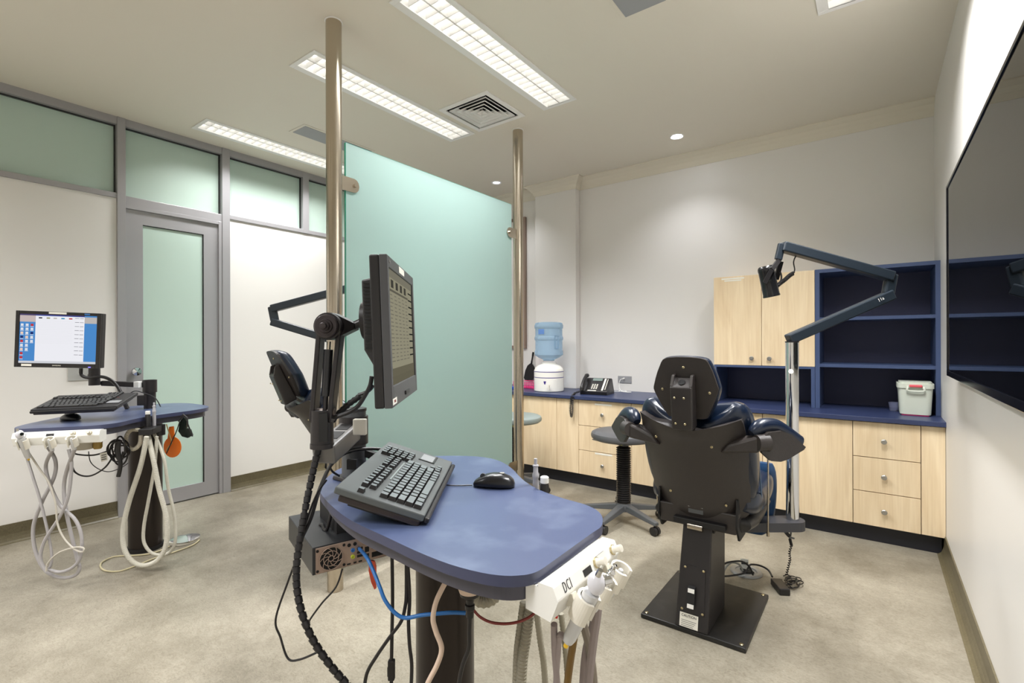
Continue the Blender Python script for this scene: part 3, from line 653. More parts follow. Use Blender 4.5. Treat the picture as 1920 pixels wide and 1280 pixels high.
# ================================================================== patient chair
CX, CY = -.605, 2.18
CHAIR2 = (-2.48, 1.73, 0)
def screw(p, d, parent, r=.0055):
    return part('screw', MB().lathe([(r, 0), (r, .002), (r*.6, .004), (0, .004)], p, d, 10), BRASS, parent, W=False)
def loft(rows, smooth=True, cap=True):
    """rows of equal-length point loops"""
    m = MB(); n = len(rows[0]); vs = [p for r_ in rows for p in r_]
    m.add(vs, [(i*n+k, i*n+(k+1) % n, (i+1)*n+(k+1) % n, (i+1)*n+k) for i in range(len(rows)-1) for k in range(n)], smooth)
    if cap: m.add(rows[0], [tuple(range(n))]); m.add(rows[-1], [tuple(range(n))])
    return m
def make_chair(label, loc, slope=.36, lean=.18, zc=1.012, yh=-.215, rz=0):
    t = thing('patient_chair', label, 'patient chair', loc, rz, 'examination chairs')
    P = lambda n, m, mt, par=t, **k: part(n, m, mt, par, W=False, **k)
    bp = P('base_plate', MB().box(-.215, .205, -.14, .36, .001, .02), mat('black_steel_plate', (30, 29, 28), .45, noise=((14, 14, 14), (52, 49, 45), .55, .85)), bevel=.003)
    for x, y in ((-.195, -.12), (.185, -.12), (.185, .34), (-.195, .34), (0, -.128)): screw((x, y, .02), (0, 0, 1), bp, .008)
    # leaning column: wide foot, narrower head
    b = [V3(p) for p in ((-.068, -.14, .02), (.066, -.14, .02), (.066, .135, .02), (-.068, .135, .02))]
    tp_ = [V3(p) for p in ((-.055, -.06, .44), (.062, -.06, .44), (.062, .16, .44), (-.055, .16, .44))]
    col_ = P('column', MB().hexa(b, tp_), mat('black_column', (36, 33, 34), .42), bevel=.006)
    nx = V3((0, -.42, -.08)).normalized()  # outward normal of the front face
    def onf(x, z): f = (z-.02)/.42; return V3((x+(.002)*f, -.14+.08*f, z))
    fu = (onf(0, .44)-onf(0, .02)).normalized()
    cov = P('access_cover', MB().prism([onf(-.048, .085), onf(.048, .085), onf(.044, .265), onf(-.044, .265)], nx*.003), mat('black_column', (0, 0, 0)), par=col_)
    for x, z in ((-.041, .094), (.041, .094), (.037, .256), (-.037, .256)): screw(onf(x, z)+nx*.003, nx, col_)
    q = onf(-.004, .15)
    P('switch_block', MB().prism([q+V3((a, 0, 0))+fu*c for a, c in ((-.015, -.034), (.015, -.034), (.015, .04), (-.015, .04))], nx*.02), BLACKM, par=col_, bevel=.002)
    for c in (-.03, .03): P('switch_tag', MB().prism([q+V3((a, 0, 0))+fu*(c+e)+nx*.02 for a, e in ((-.013, -.008), (.013, -.008), (.013, .008), (-.013, .008))], nx*.001), WHITEP, par=col_)
    q = onf(-.012, .052)
    P('caution_label', MB().prism([q+V3((a, 0, 0))+fu*c for a, c in ((-.037, -.027), (.037, -.027), (.037, .027), (-.037, .027))], nx*.0006), LABEL, par=col_)
    text('CAUTION', .0135, q+fu*.017+nx*.001, (1, 0, 0), fu, INK, col_, W=False)
    ln = MB()
    for k in range(4): ln.prism([q+V3((a, 0, 0))+fu*(c-.002-k*.007)+nx*.0007 for a, c in ((-.03, 0), (.03-.004*k, 0), (.03-.004*k, .0025), (-.03, .0025))], nx*.0003)
    P('label_print', ln, LABELG, par=col_)
    P('head_bracket', MB().box(-.09, .12, -.09, .2, .43, .455).box(-.06, .07, -.05, .15, .40, .432), BLACKM, bevel=.004)
    P('pivot', MB().cyl((-.03, -.075, .425), (.03, -.075, .425), .018), STEEL)
    # back shell: lofted from the bottom up, reclined
    rows = []; NS = 16
    spec = [(.452, .135, .02), (.465, .168, .045), (.49, .190, .06), (.54, .199, .066), (.62, .203, .068), (.70, .207, .066), (.78, .208, .06), (.84, .206, .05), (.885, .203, .034), (.902, .199, .018)]
    yb = lambda z: -.045-(z-.47)*slope
    for z, wd, dp in spec:
        lo_ = []
        for k in range(NS+1):
            a = -1+2*k/NS; x = wd*math.sin(a*PI/2)**1 if False else wd*a
            y = yb(z)+dp*(abs(a)**3.2)-.02*(1-a*a)
            zz = z-(.055*(1-abs(a)**1.6) if z > .87 else 0)-(.028*(1-abs(a)**1.6) if .83 < z <= .87 else 0)
            lo_.append(V3((x, y, zz)))
        for k in range(NS, -1, -1):
            a = -1+2*k/NS; p = lo_[k]; lo_.append(V3((p.x*.97, yb(z)+.075, p.z+.0)))
        rows.append(lo_)
    sh = P('back_shell', loft(rows), TEXB)
    for x, z in ((-.135, .80), (.09, .785), (-.10, .56), (.12, .535)):
        screw((x, yb(z)-.018+.06*abs(x/.2)**3, z), (0, -1, 0), sh)
    q = V3((.0, yb(.5)-.019, .5))
    P('rating_label', MB().box(-.03, .03, yb(.50)-.0215, yb(.50)-.018, .505, .518), WHITEP, par=sh); P('rating_label', MB().box(-.03, .03, yb(.49)-.0215, yb(.49)-.0155, .478, .503), CHARC, par=sh)
    # side plates of the hinge
    for s in (-1, 1):
        P('hinge_plate', MB().prism([V3((s*.155, y, z)) for y, z in ((-.06, .56), (.07, .56), (.10, .46), (.07, .385), (-.03, .385), (-.075, .45))], (s*.008, 0, 0)), BLACKM, bevel=.002)
    # hinge skirt below the shell
    P('rear_skirt', MB().hexa([V3(p) for p in ((-.155, -.06, .415), (.155, -.06, .415), (.155, .02, .415), (-.155, .02, .415))], [V3(p) for p in ((-.165, -.062, .50), (.165, -.062, .50), (.165, .02, .50), (-.165, .02, .50))]), TEXB, bevel=.006)
    # back cushion
    rows = []
    spec = [(.47, .17), (.52, .20), (.60, .225), (.70, .232), (.80, .232), (.88, .228), (.93, .215), (.955, .195), (.968, .165)]
    for i, (z, wd) in enumerate(spec):
        th = [.02, .045, .055, .058, .058, .055, .045, .03, .012][i]; lo_ = []; yc = yb(z)+.10
        for k in range(32):
            a = 2*PI*k/32; cx_ = math.copysign(abs(math.cos(a))**.45, math.cos(a)); sy_ = math.copysign(abs(math.sin(a))**.7, math.sin(a))
            x = wd*cx_; zz = z-(.10*(1-min(1, abs(x)/.17)**2) if i >= 6 else .05*(1-min(1, abs(x)/.17)**2) if i == 5 else 0)
            lo_.append(V3((x, yc+th*sy_+.05*abs(cx_)**3*(1 if sy_ > 0 else .4)-.01, zz)))
        rows.append(lo_)
    bc = P('back_cushion', loft(rows), NAVYV, sub=1)
    for s in (-1, 1):
        P('seam_piping', MB().tube([(s*.226, yb(z)+.145, z) for z in (.5, .58, .68, .78, .88)], .003, 6, 4), mat('piping', (86, 110, 140), .4), par=bc)
    # seat
    sm = MB()
    rows = []
    for y, wd, zt, zb in ((-.02, .19, .56, .50), (.02, .225, .60, .47), (.10, .235, .605, .46), (.24, .235, .60, .46), (.36, .23, .60, .47), (.41, .22, .59, .48), (.43, .20, .56, .50)):
        lo_ = []
        for k in range(24):
            a = 2*PI*k/24; cx_ = math.copysign(abs(math.cos(a))**.4, math.cos(a)); sy_ = math.copysign(abs(math.sin(a))**.55, math.sin(a))
            lo_.append(V3((wd*cx_, y, (zt+zb)/2+(zt-zb)/2*sy_)))
        rows.append(lo_)
    P('seat_cushion', loft(rows), NAVYV, sub=1)
    rows = []
    for y, wd, zt, zb in ((-.05, .10, .48, .44), (.0, .20, .49, .40), (.08, .215, .49, .395), (.2, .22, .49, .41), (.36, .215, .49, .42), (.42, .18, .48, .44)):
        lo_ = []
        for k in range(24):
            a = 2*PI*k/24; cx_ = math.copysign(abs(math.cos(a))**.5, math.cos(a)); sy_ = math.sin(a)
            lo_.append(V3((wd*cx_, y, (zt+zb)/2+(zt-zb)/2*sy_)))
        rows.append(lo_)
    P('seat_shell', loft(rows), BLACKP)
    # leg rest hanging in front
    lr = MB(); rows = []
    for z, wd, th in ((.22, .15, .02), (.25, .19, .035), (.35, .21, .04), (.48, .225, .042), (.58, .225, .04), (.61, .21, .02)):
        yc = .46+(.6-z)*.28; lo_ = []
        for k in range(24):
            a = 2*PI*k/24; cx_ = math.copysign(abs(math.cos(a))**.4, math.cos(a)); sy_ = math.copysign(abs(math.sin(a))**.6, math.sin(a))
            lo_.append(V3((wd*cx_, yc+th*sy_, z)))
        rows.append(lo_)
    P('leg_rest', loft(rows), BLUEV, sub=1)
    # head rest: plate, cushion, bracket
    hexp = [(-.062, .122), (.066, .122), (.098, .095), (.122, .022), (.123, -.01), (.088, -.095), (.060, -.118), (-.055, -.118), (-.078, -.105), (-.122, -.02), (-.122, .015), (-.095, .088)]
    hexp = [(p.x, p.y) for p in closed([(a_, b_, 0) for a_, b_ in hexp], 3)]
    plate = MB().prism([V3((x, yh-z*lean, zc+z)) for x, z in hexp], V3((0, .012, .002)))
    hp = P('headrest_plate', plate, TEXB, bevel=.003)
    rows = []
    for s_, y in ((1.015, .013), (1.045, .022), (1.05, .04), (1.0, .062), (.85, .076), (.5, .083)):
        rows.append([V3((x*s_, yh+y-z*s_*lean, zc+z*s_)) for x, z in hexp])
    P('headrest_cushion', loft(rows), NAVYV, sub=2)
    for x, z in ((0, .085), (-.089, -.006), (.094, -.012)): screw((x, yh-z*lean, zc+z), (0, -1, -.1), hp)
    HB = Matrix.Translation((0, yh-.002, zc)) @ Matrix.Rotation(math.atan(lean), 4, 'X')
    hb = MB(); x0, x1 = -.038, .042
    hb.hexa([HB @ V3(p) for p in ((x0, -.068, -.150), (x1, -.068, -.150), (x1, .0, -.150), (x0, .0, -.150))], [HB @ V3(p) for p in ((x0-.004, -.052, .018), (x1+.002, -.052, .018), (x1+.002, .0, .048), (x0-.004, .0, .048))])
    hbo = P('headrest_bracket', hb, mat('smooth_dark_plastic', (48, 44, 43), .35), bevel=.006)
    P('bracket_socket', MB().lathe([(0, .0), (.014, .0)], HB @ V3((0, -.03, .0345)), HB.to_3x3() @ V3((0, -.5, .85)), 16), DARKG, par=hbo)
    for s in (-1, 1): P('bracket_ear', MB().hexa([HB @ V3((s*.037+.001-.006, -.05, .02)), HB @ V3((s*.037+.001+.006, -.05, .02)), HB @ V3((s*.037+.001+.006, 0, .02)), HB @ V3((s*.037+.001-.006, 0, .02))], [HB @ V3((s*.036+.001-.006, -.022, .06)), HB @ V3((s*.036+.001+.006, -.022, .06)), HB @ V3((s*.036+.001+.006, 0, .06)), HB @ V3((s*.036+.001-.006, 0, .06))]), TEXB, par=hbo, bevel=.003)
    for x, z in ((-.02, -.02), (.016, -.02), (-.02, -.122), (.016, -.122)): screw(HB @ V3((x, -.062-(.004-.1*(z+.02)*.4), z)), (0, -1, -.1), hbo, .0045)
    P('headrest_bar', MB().bar(V3((.002, yb(.86)+.05, .86)), HB @ V3((.002, -.03, -.10)), .044, .012, side=(1, 0, 0)), STEEL)
    # arms: bracket, side cheek, drooping pad
    for s in (-1, 1):
        o = V3((s*.205, yb(.80)+.045, .815)); fwd = V3((s*.72, .69, 0)).normalized(); out = V3((s*.69, -.72, 0)).normalized()
        br = P('arm_bracket', MB().hexa([V3((s*.12, yb(.78)-.012, .765)), V3((s*.258, yb(.8)-.006, .782)), V3((s*.258, yb(.8)+.04, .782)), V3((s*.12, yb(.78)+.05, .765))], [V3((s*.15, yb(.80)-.004, .80)), V3((s*.258, yb(.8)-.002, .846)), V3((s*.258, yb(.8)+.04, .846)), V3((s*.15, yb(.80)+.05, .83))]), TEXB, bevel=.009)
        base = V3((s*.262, yb(.8)+.015, .818))
        P('arm_joint', MB().cyl(base-fwd*.02, base+fwd*.025, .030, .034), TEXB, par=br)
        def q(f, z): return base+fwd*f+V3((0, 0, z))
        ch = [q(-.005, -.035), q(.03, -.066), q(.07, -.07), q(.10, -.062), q(.165, -.028), q(.172, -.018), q(.115, .03), q(.075, .045), q(.02, .04), q(-.01, .015)]
        P('arm_cheek', MB().prism([p-out*.0 for p in ch], out*.014), TEXB, bevel=.004)
        pd = spline([q(-.02, .030)-out*.028, q(.02, .056)-out*.028, q(.07, .056)-out*.028, q(.115, .030)-out*.028, q(.165, -.006)-out*.028, q(.178, -.014)-out*.028], 6); N = len(pd)
        rr = [.03*(min(1, .55+.45*math.sin(min(i, 6)/6*PI/2)))*(1 if i < N-5 else (.9, .8, .6, .4, .15)[i-(N-5)]) for i in range(N)]
        P('arm_pad', MB().path(pd, rr, 16), NAVYV)
        P('lift_rod', MB().cyl((s*.238, .14, .38), (s*.246, .10, .76), .0035, n=8).cyl((s*.238, .14, .37), (s*.238, .14, .39), .006, n=8), STEEL)
    return t
make_chair('navy and black patient chair in front of the birch cabinets, seen from behind', (CX, CY, 0))
make_chair('second navy patient chair beyond the left steel pole, tilted headrest on a chrome bar', CHAIR2, .62, .50, 1.03, -.36, R(-12))

# ---- exam lamps (chrome pole on a bracket arm, two-part swing arm)
def arm_piece(a, b, wd=.036, th=.05):
    return MB().bar(a, b, wd, th, side=(b-a).cross(V3((0, 0, 1))))
def make_lamp(pole, j1, j2, label, full=True, foot=(-.27, -.21)):
    t = thing('examination_lamp', label, 'lamp', (pole.x, pole.y, 0), 0, 'swing-arm lamps')
    z0, z1 = .345, 1.192
    part('pole', MB().cyl((pole.x, pole.y, z0), (pole.x, pole.y, z1), .0285, n=40), CHROME, t)
    part('pole_cap', MB().cyl((pole.x, pole.y, z1), (pole.x, pole.y, z1+.006), .03, n=24), BLACKP, t)
    if full: part('round_sticker', MB().cyl(at(1483, 696, D=2.322), at(1483, 696, D=2.318), .011), WHITEP, t)
    top = V3((pole.x, pole.y, z1+.022))
    part('lower_arm', arm_piece(top-(j1-top).normalized()*.02, j1, .05, .048), ARMB, t, bevel=.006)
    k = j1+V3((0, 0, .085))
    part('elbow', MB().bar(j1-(j1-top).normalized()*.02+V3((0, 0, .01)), k+V3((0, 0, .015)), .034, .05, side=(j1-top).cross(V3((0, 0, 1)))), ARMB, t, bevel=.008)
    part('upper_arm', arm_piece(k, j2, .05, .048), ARMB, t, bevel=.006)
    # bracket foot to the chair
    ca = V3((pole.x+foot[0], pole.y+foot[1], .33))
    d = (V3((pole.x, pole.y, .33))-ca).normalized(); s = V3((-d.y, d.x, 0))
    pts = [ca+s*.045, ca-s*.045]+[V3((pole.x, pole.y, .33))+(d*math.cos(a)+s*math.sin(a))*.052 for a in [-PI/2+PI*i/10 for i in range(11)]]
    part('bracket_foot', MB().prism([p-V3((0, 0, .028)) for p in pts], (0, 0, .043)), mat('grey_black_casting', (58, 58, 62), .5), t, bevel=.004)
    if full:
        dn = j2+V3((0, 0, -.06)); hd = at(1441, 528, D=2.35)
        axis = (at(1446, 560, D=2.35)-at(1434, 503, D=2.35)).normalized(); pp = at(1459, 487, D=2.35)
        part('lamp_neck', MB().bar(j2+V3((0, 0, .014)), pp+V3((0, 0, .0)), .032, .02, side=RT), ARMB, t, bevel=.004)
        yk = part('yoke', MB().bar(at(1461, 487, D=2.35), at(1447, 505, D=2.31), .012, .02, side=FW).bar(at(1447, 505, D=2.305), at(1434, 530, D=2.305), .004, .02, side=FW).bar(at(1464, 490, D=2.38), at(1455, 524, D=2.4), .012, .022, side=FW), BLACKP, t)
        h = part('lamp_head', MB().lathe([(0, -.076), (.028, -.076), (.034, -.07), (.0365, -.062), (.0365, -.05), (.0355, -.048), (.036, .062), (.0375, .066), (.0375, .073), (.033, .074), (.032, .05), (0, .05)], hd, axis, 40), mat('gloss_black_head', (22, 22, 24), .22), t)
        part('knob', MB().cyl(hd-RT*.012-UP*.0-FW*.036, hd-RT*.012-FW*.044, .005), CHROME, h)
        part('lamp_lens', MB().lathe([(0, .071), (.031, .071)], hd, axis, 24), WHITEP, h)
        q = [at(1457, 536, D=2.36), at(1464, 530, D=2.36), at(1472, 524, D=2.36), at(1481, 516, D=2.36), at(1488, 512, D=2.36)]
        part('coiled_cord', MB().coil(q, .008, .0028, 16), BLACKP, t)
        part('cord_lead', MB().tube([at(1488, 512, D=2.36), at(1490, 505, D=2.36), at(1488, 492, D=2.36), at(1491, 482, D=2.36), at(1496, 477, D=2.36)], .003, 6), BLACKP, t)
        part('cord_hook', MB().tube([at(1457, 536, D=2.37), at(1464, 526, D=2.37), at(1465, 517, D=2.37), at(1463, 510, D=2.37)], .004, 6), BLACKP, t)
        text('11a', .022, at(1652, 561, D=2.316), (at(1680, 545, D=2.35)-at(1500, 640, D=2.35)), UP, WHITEP, t)
    else:
        part('lamp_neck', MB().bar(j2, j2+V3((0, 0, -.08)), .032, .02), ARMB, t)
        hd = j2+V3((0, -.02, -.14)); part('lamp_head', MB().lathe([(0, -.078), (.030, -.078), (.0365, -.068), (.0385, .06), (.0415, .07), (.036, .074), (0, .05)], hd, (0, 0, -1), 24), BLACKP, t)
    return t
pb = at(1485, 640, D=2.35)
make_lamp(V3((pb.x, pb.y, 0)), at(1672, 552, D=2.35), at(1466, 462, D=2.35), 'chrome pole lamp with folding black arm beside the near patient chair')
p2 = V3((-2.845, 1.878, 1.2))
make_lamp(V3((p2.x, p2.y, 0)), at(510, 603, D=3.2), at(664, 538, D=3.2), 'second swing-arm lamp seen left of the steel pole, folded arm', full=False, foot=(.19, 0))

# ================================================================== stools
def make_stool(label, loc, seatm, rot, group='round stools'):
    t = thing('stool', label, 'stool', loc, rot, group)
    P = lambda n, m, mt, par=t, **k: part(n, m, mt, par, W=False, **k)
    r = .215
    P('seat', MB().lathe([(0, .545), (r-.06, .545), (r-.02, .55), (r-.004, .562), (r, .578), (r-.006, .594), (r-.025, .604), (r-.08, .609), (0, .606)], (0, 0, 0), (0, 0, 1), 48), seatm)
    P('seat_plate', MB().box(-.055, .055, -.05, .05, .515, .546), CHARC, bevel=.003)
    P('yellow_sticker', MB().box(-.04, .04, -.0515, -.0505, .52, .53), YELL)
    P('lever', MB().tube([(-.05, 0, .53), (-.12, -.03, .528), (-.16, -.04, .522), (-.22, -.055, .515)], .006, 8).box(-.24, -.17, -.065, -.038, .512, .518), CHARC)
    bl = MB(); pr = []
    for k in range(25):
        z = .14+.36*k/25; pr += [(.040, z), (.048, z+.005), (.048, z+.008), (.040, z+.013)]
    P('bellows', bl.lathe([(.045, .12), (.045, .14)]+pr+[(.03, .505), (0, .505)], (0, 0, 0), (0, 0, 1), 28), BLACKP)
    P('gas_stem', MB().cyl((0, 0, .50), (0, 0, .53), .014), CHROME)
    P('hub', MB().lathe([(0, .075), (.05, .08), (.052, .12), (.046, .13), (0, .13)], (0, 0, 0), (0, 0, 1), 24), CHARC)
    for k in range(5):
        a = 2*PI*k/5; d = V3((math.cos(a), math.sin(a), 0)); s = V3((-d.y, d.x, 0)); p0 = d*.03; p1 = d*.285
        lg = P('leg', MB().hexa([p0-s*.03+V3((0, 0, .085)), p0+s*.03+V3((0, 0, .085)), p1+s*.019+V3((0, 0, .062)), p1-s*.019+V3((0, 0, .062))], [p0-s*.024+V3((0, 0, .125)), p0+s*.024+V3((0, 0, .125)), p1+s*.015+V3((0, 0, .082)), p1-s*.015+V3((0, 0, .082))]), CHARC, bevel=.004)
        c = d*.27
        P('caster', MB().cyl(c-s*.022+V3((0, 0, .027)), c-s*.004+V3((0, 0, .027)), .0265, n=20).cyl(c+s*.004+V3((0, 0, .027)), c+s*.022+V3((0, 0, .027)), .0265, n=20).cyl(c-s*.006+V3((0, 0, .027)), c+s*.006+V3((0, 0, .027)), .02, n=16).cyl(c+V3((0, 0, .03)), c+V3((0, 0, .07)), .008, n=8), BLACKP, par=lg)
    return t
make_stool('grey round stool with black bellows column beside the patient chair', (-1.345, 3.06, 0), GREYV, R(-22))
q = at(966, 640, D=3.98); make_stool('pale sage stool half hidden behind the right steel pole', (q.x, q.y, 0), SAGEV, R(10))

# ================================================================== delivery tables
TX, TY, TZ = -.989, 1.01, .80
OUT = [(600, 921), (603, 910), (609, 900), (620, 889), (640, 877), (680, 864), (740, 857), (800, 855), (848, 854), (887, 855), (908, 857), (928, 861), (947, 869), (962, 880), (975, 894), (990, 906), (1014, 919), (1053, 933), (1089, 943), (1108, 950), (1120, 957), (1128, 966), (1130, 975), (1127, 987), (1110, 999), (1071, 1027), (1032, 1055), (1018, 1065), (1005, 1072), (992, 1076), (978, 1078), (947, 1079), (902, 1073), (842, 1057), (781, 1033), (721, 1005), (675, 984), (653, 972), (636, 960), (622, 948), (610, 936)]
def add_box(t, y0, y1, holds, knobs, disp, pw):
    P = lambda n, m, mt, par=t, **k: part(n, m, mt, par, W=False, **k)
    # instrument box along the straight end: section in (x outward, z)
    bx = -.474-TX; y0 -= TY; y1 -= TY
    sec = [(-.020, .7785), (.006, .7785), (.006, .785), (.036, .785), (.046, .762), (.031, .724), (-.020, .732)]
    bo = P('instrument_box', MB().prism([V3((bx+x, y0, z)) for x, z in sec], (0, y1-y0, 0)), WHITEP, bevel=.003)
    fd = V3((.010, 0, -.023)).normalized(); nn = V3((-fd.z, 0, fd.x)); nn = nn if nn.x > 0 else -nn
    mid = V3((bx+.041, 0, .7735))
    text('DCI', .026, mid+V3((0, y0+.040, 0))+nn*.0006, (0, 1, 0), -fd, INK, bo, W=False, sx=.55)
    P('display_window', MB().prism([mid+V3((0, y0+disp+a, 0))+fd*b for a, b in ((0, -.004), (.030, -.004), (.030, .008), (0, .008))], nn*.0008), BLACKP, par=bo)
    P('box_panel_print', MB().prism([mid+V3((0, y0+disp+.05+a, 0))+fd*b for a, b in ((0, -.010), (pw, -.010), (pw, -.0092), (0, -.0092))], nn*.0004), LABELG, par=bo)
    for a in knobs:
        k = mid+V3((0, y0+a, 0)); P('control_knob', MB().lathe([(.0085, 0), (.0085, .004), (.006, .006), (.006, .012), (.0075, .014), (.0075, .022), (0, .023)], k, nn, 16), CREAMP, par=bo)
        P('knob_collar', MB().lathe([(.0105, 0), (.0105, .003), (.0085, .004)], k, nn, 8, smooth=False), BRASS, par=bo)
    # three U-shaped holders under the front edge
    for a in holds:
        hc = V3((bx+.070, y0+a, .742)); ax = V3((.42, 0, .9)).normalized(); o1 = V3((.9, 0, -.42)).normalized(); s1 = V3((0, 1, 0))
        seg = [(-1.25*PI/2+PI*2.5/2*k/10) for k in range(11)]
        out_, in_ = [], []
        for k in range(25):
            th = R(35)+R(290)*k/24; d = -o1*math.cos(th-PI)*1+s1*math.sin(th-PI)
            d = o1*math.cos(th)+s1*math.sin(th); out_.append(hc+d*.0215); in_.append(hc+d*.0165)
        ring_ = out_+in_[::-1]
        ho = P('instrument_holder', MB().prism([p-ax*.024 for p in ring_], ax*.045), CREAMP, par=bo)
        P('holder_stem', MB().bar(hc-o1*.02, V3((bx+.02, y0+a, .740)), .014, .02), CREAMP, par=bo)
def make_table():
    t = thing('delivery_table', 'near kidney-shaped blue tabletop on a dark pillar with white instrument box', 'dental table', (TX, TY, 0), 0, 'kidney-shaped dental delivery tables')
    L = [at(u, v, Z=TZ) for u, v in OUT]; L = closed([p-V3((TX, TY, 0)) for p in L], 3)
    P = lambda n, m, mt, par=t, **k: part(n, m, mt, par, W=False, **k)
    m = MB(); m.prism([V3((p.x, p.y, TZ-.020)) for p in L], (0, 0, .020)); m.mi = [1 if i != 1 else 0 for i in range(len(m.f))]; m.sm = [i > 1 for i in range(len(m.f))]
    P('tabletop', m, [TABLE, TEDGE], bevel=.0025)
    # boxed apron, kept inside the edge, cut square at the instrument end
    N = len(L); A = []
    for i in range(N):
        d = (L[(i+1) % N]-L[i-1]); d.z = 0; d.normalize(); n = V3((d.y, -d.x, 0))
        A.append(L[i]+n*.020)
    A = [V3((min(p.x, -.492-TX), p.y, 0)) for p in A]
    P('apron', MB().prism([V3((p.x, p.y, .747)) for p in A], (0, 0, TZ-.0205-.747)), APRON)
    P('pillar', MB().cyl((0, 0, .02), (0, 0, .747), .0825, n=48), PILLAR)
    P('pillar_foot', MB().cyl((0, 0, .001), (0, 0, .022), .088, n=48), BLACKM)
    # suction holder on the concave side
    hp_ = V3((.285, .145, .705))
    P('hose_holder', MB().box(.20, .34, .10, .165, .715, .7465).cyl((.20, .145, .69), (.20, .145, .7465), .028, n=24), BLACKP, bevel=.003)
    return t
table1 = make_table()
Pl = at(272, 640, D=2.87); LTH = R(-38)
table2 = copy_tree(table1, None, (Pl.x, Pl.y, 0), LTH, 'far kidney-shaped blue tabletop on a dark pillar beside the grey door')
add_box(table1, .705, .95, (.050, .118, .185), (.150, .222), .098, .04)
add_box(table2, .700, 1.04, (.058, .158, .245), (.235, .30), .13, .12)
ML = Matrix.Translation((Pl.x, Pl.y, 0)) @ Matrix.Rotation(LTH, 4, 'Z') @ Matrix.Translation((-TX, -TY, 0))   # near-table place -> far-table place

# ---- handpieces and their hoses
def handpiece_syringe(hc, M, label, hose_pts, hm):
    ax = V3((.42, 0, .9)).normalized(); f = lambda p: M @ p; a0 = f(hc-ax*.08); a1 = f(hc+ax*.035); d = (a1-a0).normalized()
    t = thing('air_water_syringe', label, 'dental instrument', f(hc), group=None)
    part('handle', MB().lathe([(.0, -.005), (.009, 0), (.0115, .01), (.0135, .07), (.0145, .1), (.014, .112)], a0, d, 20), WHITEP if False else mat('silver_grey_plastic', (200, 200, 200), .25), t)
    h = part('head', MB().ell(a1+d*.016, (.0155, .0155, .020), 20, 14), mat('pearl_plastic', (215, 214, 220), .15), t)
    nz = (M.to_3x3() @ V3((.5, .5, .1))).normalized()
    part('nozzle', MB().cyl(a1+d*.016+nz*.014, a1+d*.016+nz*.027, .008, .007), CHROME, h)
    part('button', MB().cyl(a1+d*.024-nz*.004, a1+d*.046-nz*.004, .006, .005), CHROME, h)
    part('hose', MB().path(spline([a0]+hose_pts, 8), .0058, 10), hm, t)
    part('hose_liner', MB().cyl(a0-d*.012, a0+d*.004, .0045, n=8), YELW, t)
    return t
def handpiece_plain(hc, M, label, hose_pts, hm, r=.0085, tip=False):
    ax = V3((.42, 0, .9)).normalized(); f = lambda p: M @ p; a0 = f(hc-ax*.045); a1 = f(hc+ax*.03); d = (a1-a0).normalized()
    t = thing('dental_handpiece', label, 'dental instrument', f(hc))
    part('coupling', MB().lathe([(.0, 0), (r, 0), (r+.002, .015), (r, .03), (r*.8, .055), (r*.5, .062), (0, .062)], a0, d, 18), mat('silver_grey_plastic', (0, 0, 0)), t)
    if tip:
        pr = []
        for k in range(7): pr += [(.006, .05+k*.006), (.0075, .052+k*.006), (.006, .054+k*.006)]
        part('spring_tip', MB().lathe(pr+[(.004, .094), (.0045, .104), (0, .106)], a0, d, 14), CHROME, t)
    part('hose', MB().path(spline([a0]+hose_pts, 8), r, 12), hm, t)
    return t
I4 = Matrix.Identity(4)
HC = [V3((-.474+.070, .705+a, .742)) for a in (.050, .118, .185)]
HF = [V3((-.474+.070, .700+a, .742)) for a in (.058, .158, .245)]
Dh = .98
handpiece_syringe(HC[0], I4, 'silver air-water syringe in the first holder of the near table', [at(1050, 1190, D=.93), at(1046, 1230, D=.95), at(1042, 1290, D=.98), at(1040, 1420, D=1.0)], HOSEM)
handpiece_plain(HC[1], I4, 'instrument with coiled spring tip and amber hose, middle holder, near table', [at(1086, 1150, D=1.0), at(1074, 1210, D=1.02), at(1064, 1280, D=1.04), at(1052, 1400, D=1.06)], HOSEY, .0078, True)
handpiece_plain(HC[2], I4, 'instrument in the third holder of the near table, hose hanging right', [at(1125, 1100, D=1.08), at(1112, 1170, D=1.08), at(1096, 1240, D=1.08), at(1088, 1400, D=1.1)], HOSEM, .0085)
def cable(name, pts, r, mt, label, cat='cable', group=None, ribbed=0, seg=8, n=8):
    m = MB()
    if ribbed: m.hose(pts, r, ribbed)
    else: m.path(spline(pts, seg), r, n)
    return solo(name, m, mt, label, cat, group)
A_ = lambda D, *p: [at(u, v, D=D) for u, v in p]
ha = [at(u, v, D=d) for u, v, d in ((1078, 1128, 1.02), (1092, 1165, 1.04), (1105, 1215, 1.06), (1114, 1280, 1.08), (1120, 1420, 1.1))]
cable('grey_hose', ha, .0085, mat('taupe_hose', (138, 128, 116), .45), 'taupe hose crossing behind the amber one under the near instrument box', 'hose', 'smooth hoses under the near table')
hb_ = A_(1.0, (1117, 1098), (1121, 1140), (1113, 1200), (1103, 1290), (1098, 1420))
cable('grey_hose', hb_, .009, HOSEM, 'mauve-grey hose hanging right of the amber hose, near table', 'hose', 'smooth hoses under the near table')
hc_ = [at(1041, 1143, D=.93), at(1039, 1170, D=.93), at(1040, 1220, D=.95), at(1045, 1290, D=.97), at(1050, 1420, D=1.0)]
g_ = thing('grey_hose', 'leftmost grey hose below the instrument box with yellow and red ends', 'hose', hc_[0], group='smooth hoses under the near table')
part('hose', MB().path(spline(hc_[1:], 8), .0065, 10), HOSEM, g_)
part('yellow_tube', MB().tube([at(1039, 1141, D=.93), at(1039.5, 1158, D=.93)], .0028, 6), YELW, g_); part('red_tube', MB().tube([at(1046, 1137, D=.93), at(1043, 1158, D=.93)], .0028, 6), REDW, g_)
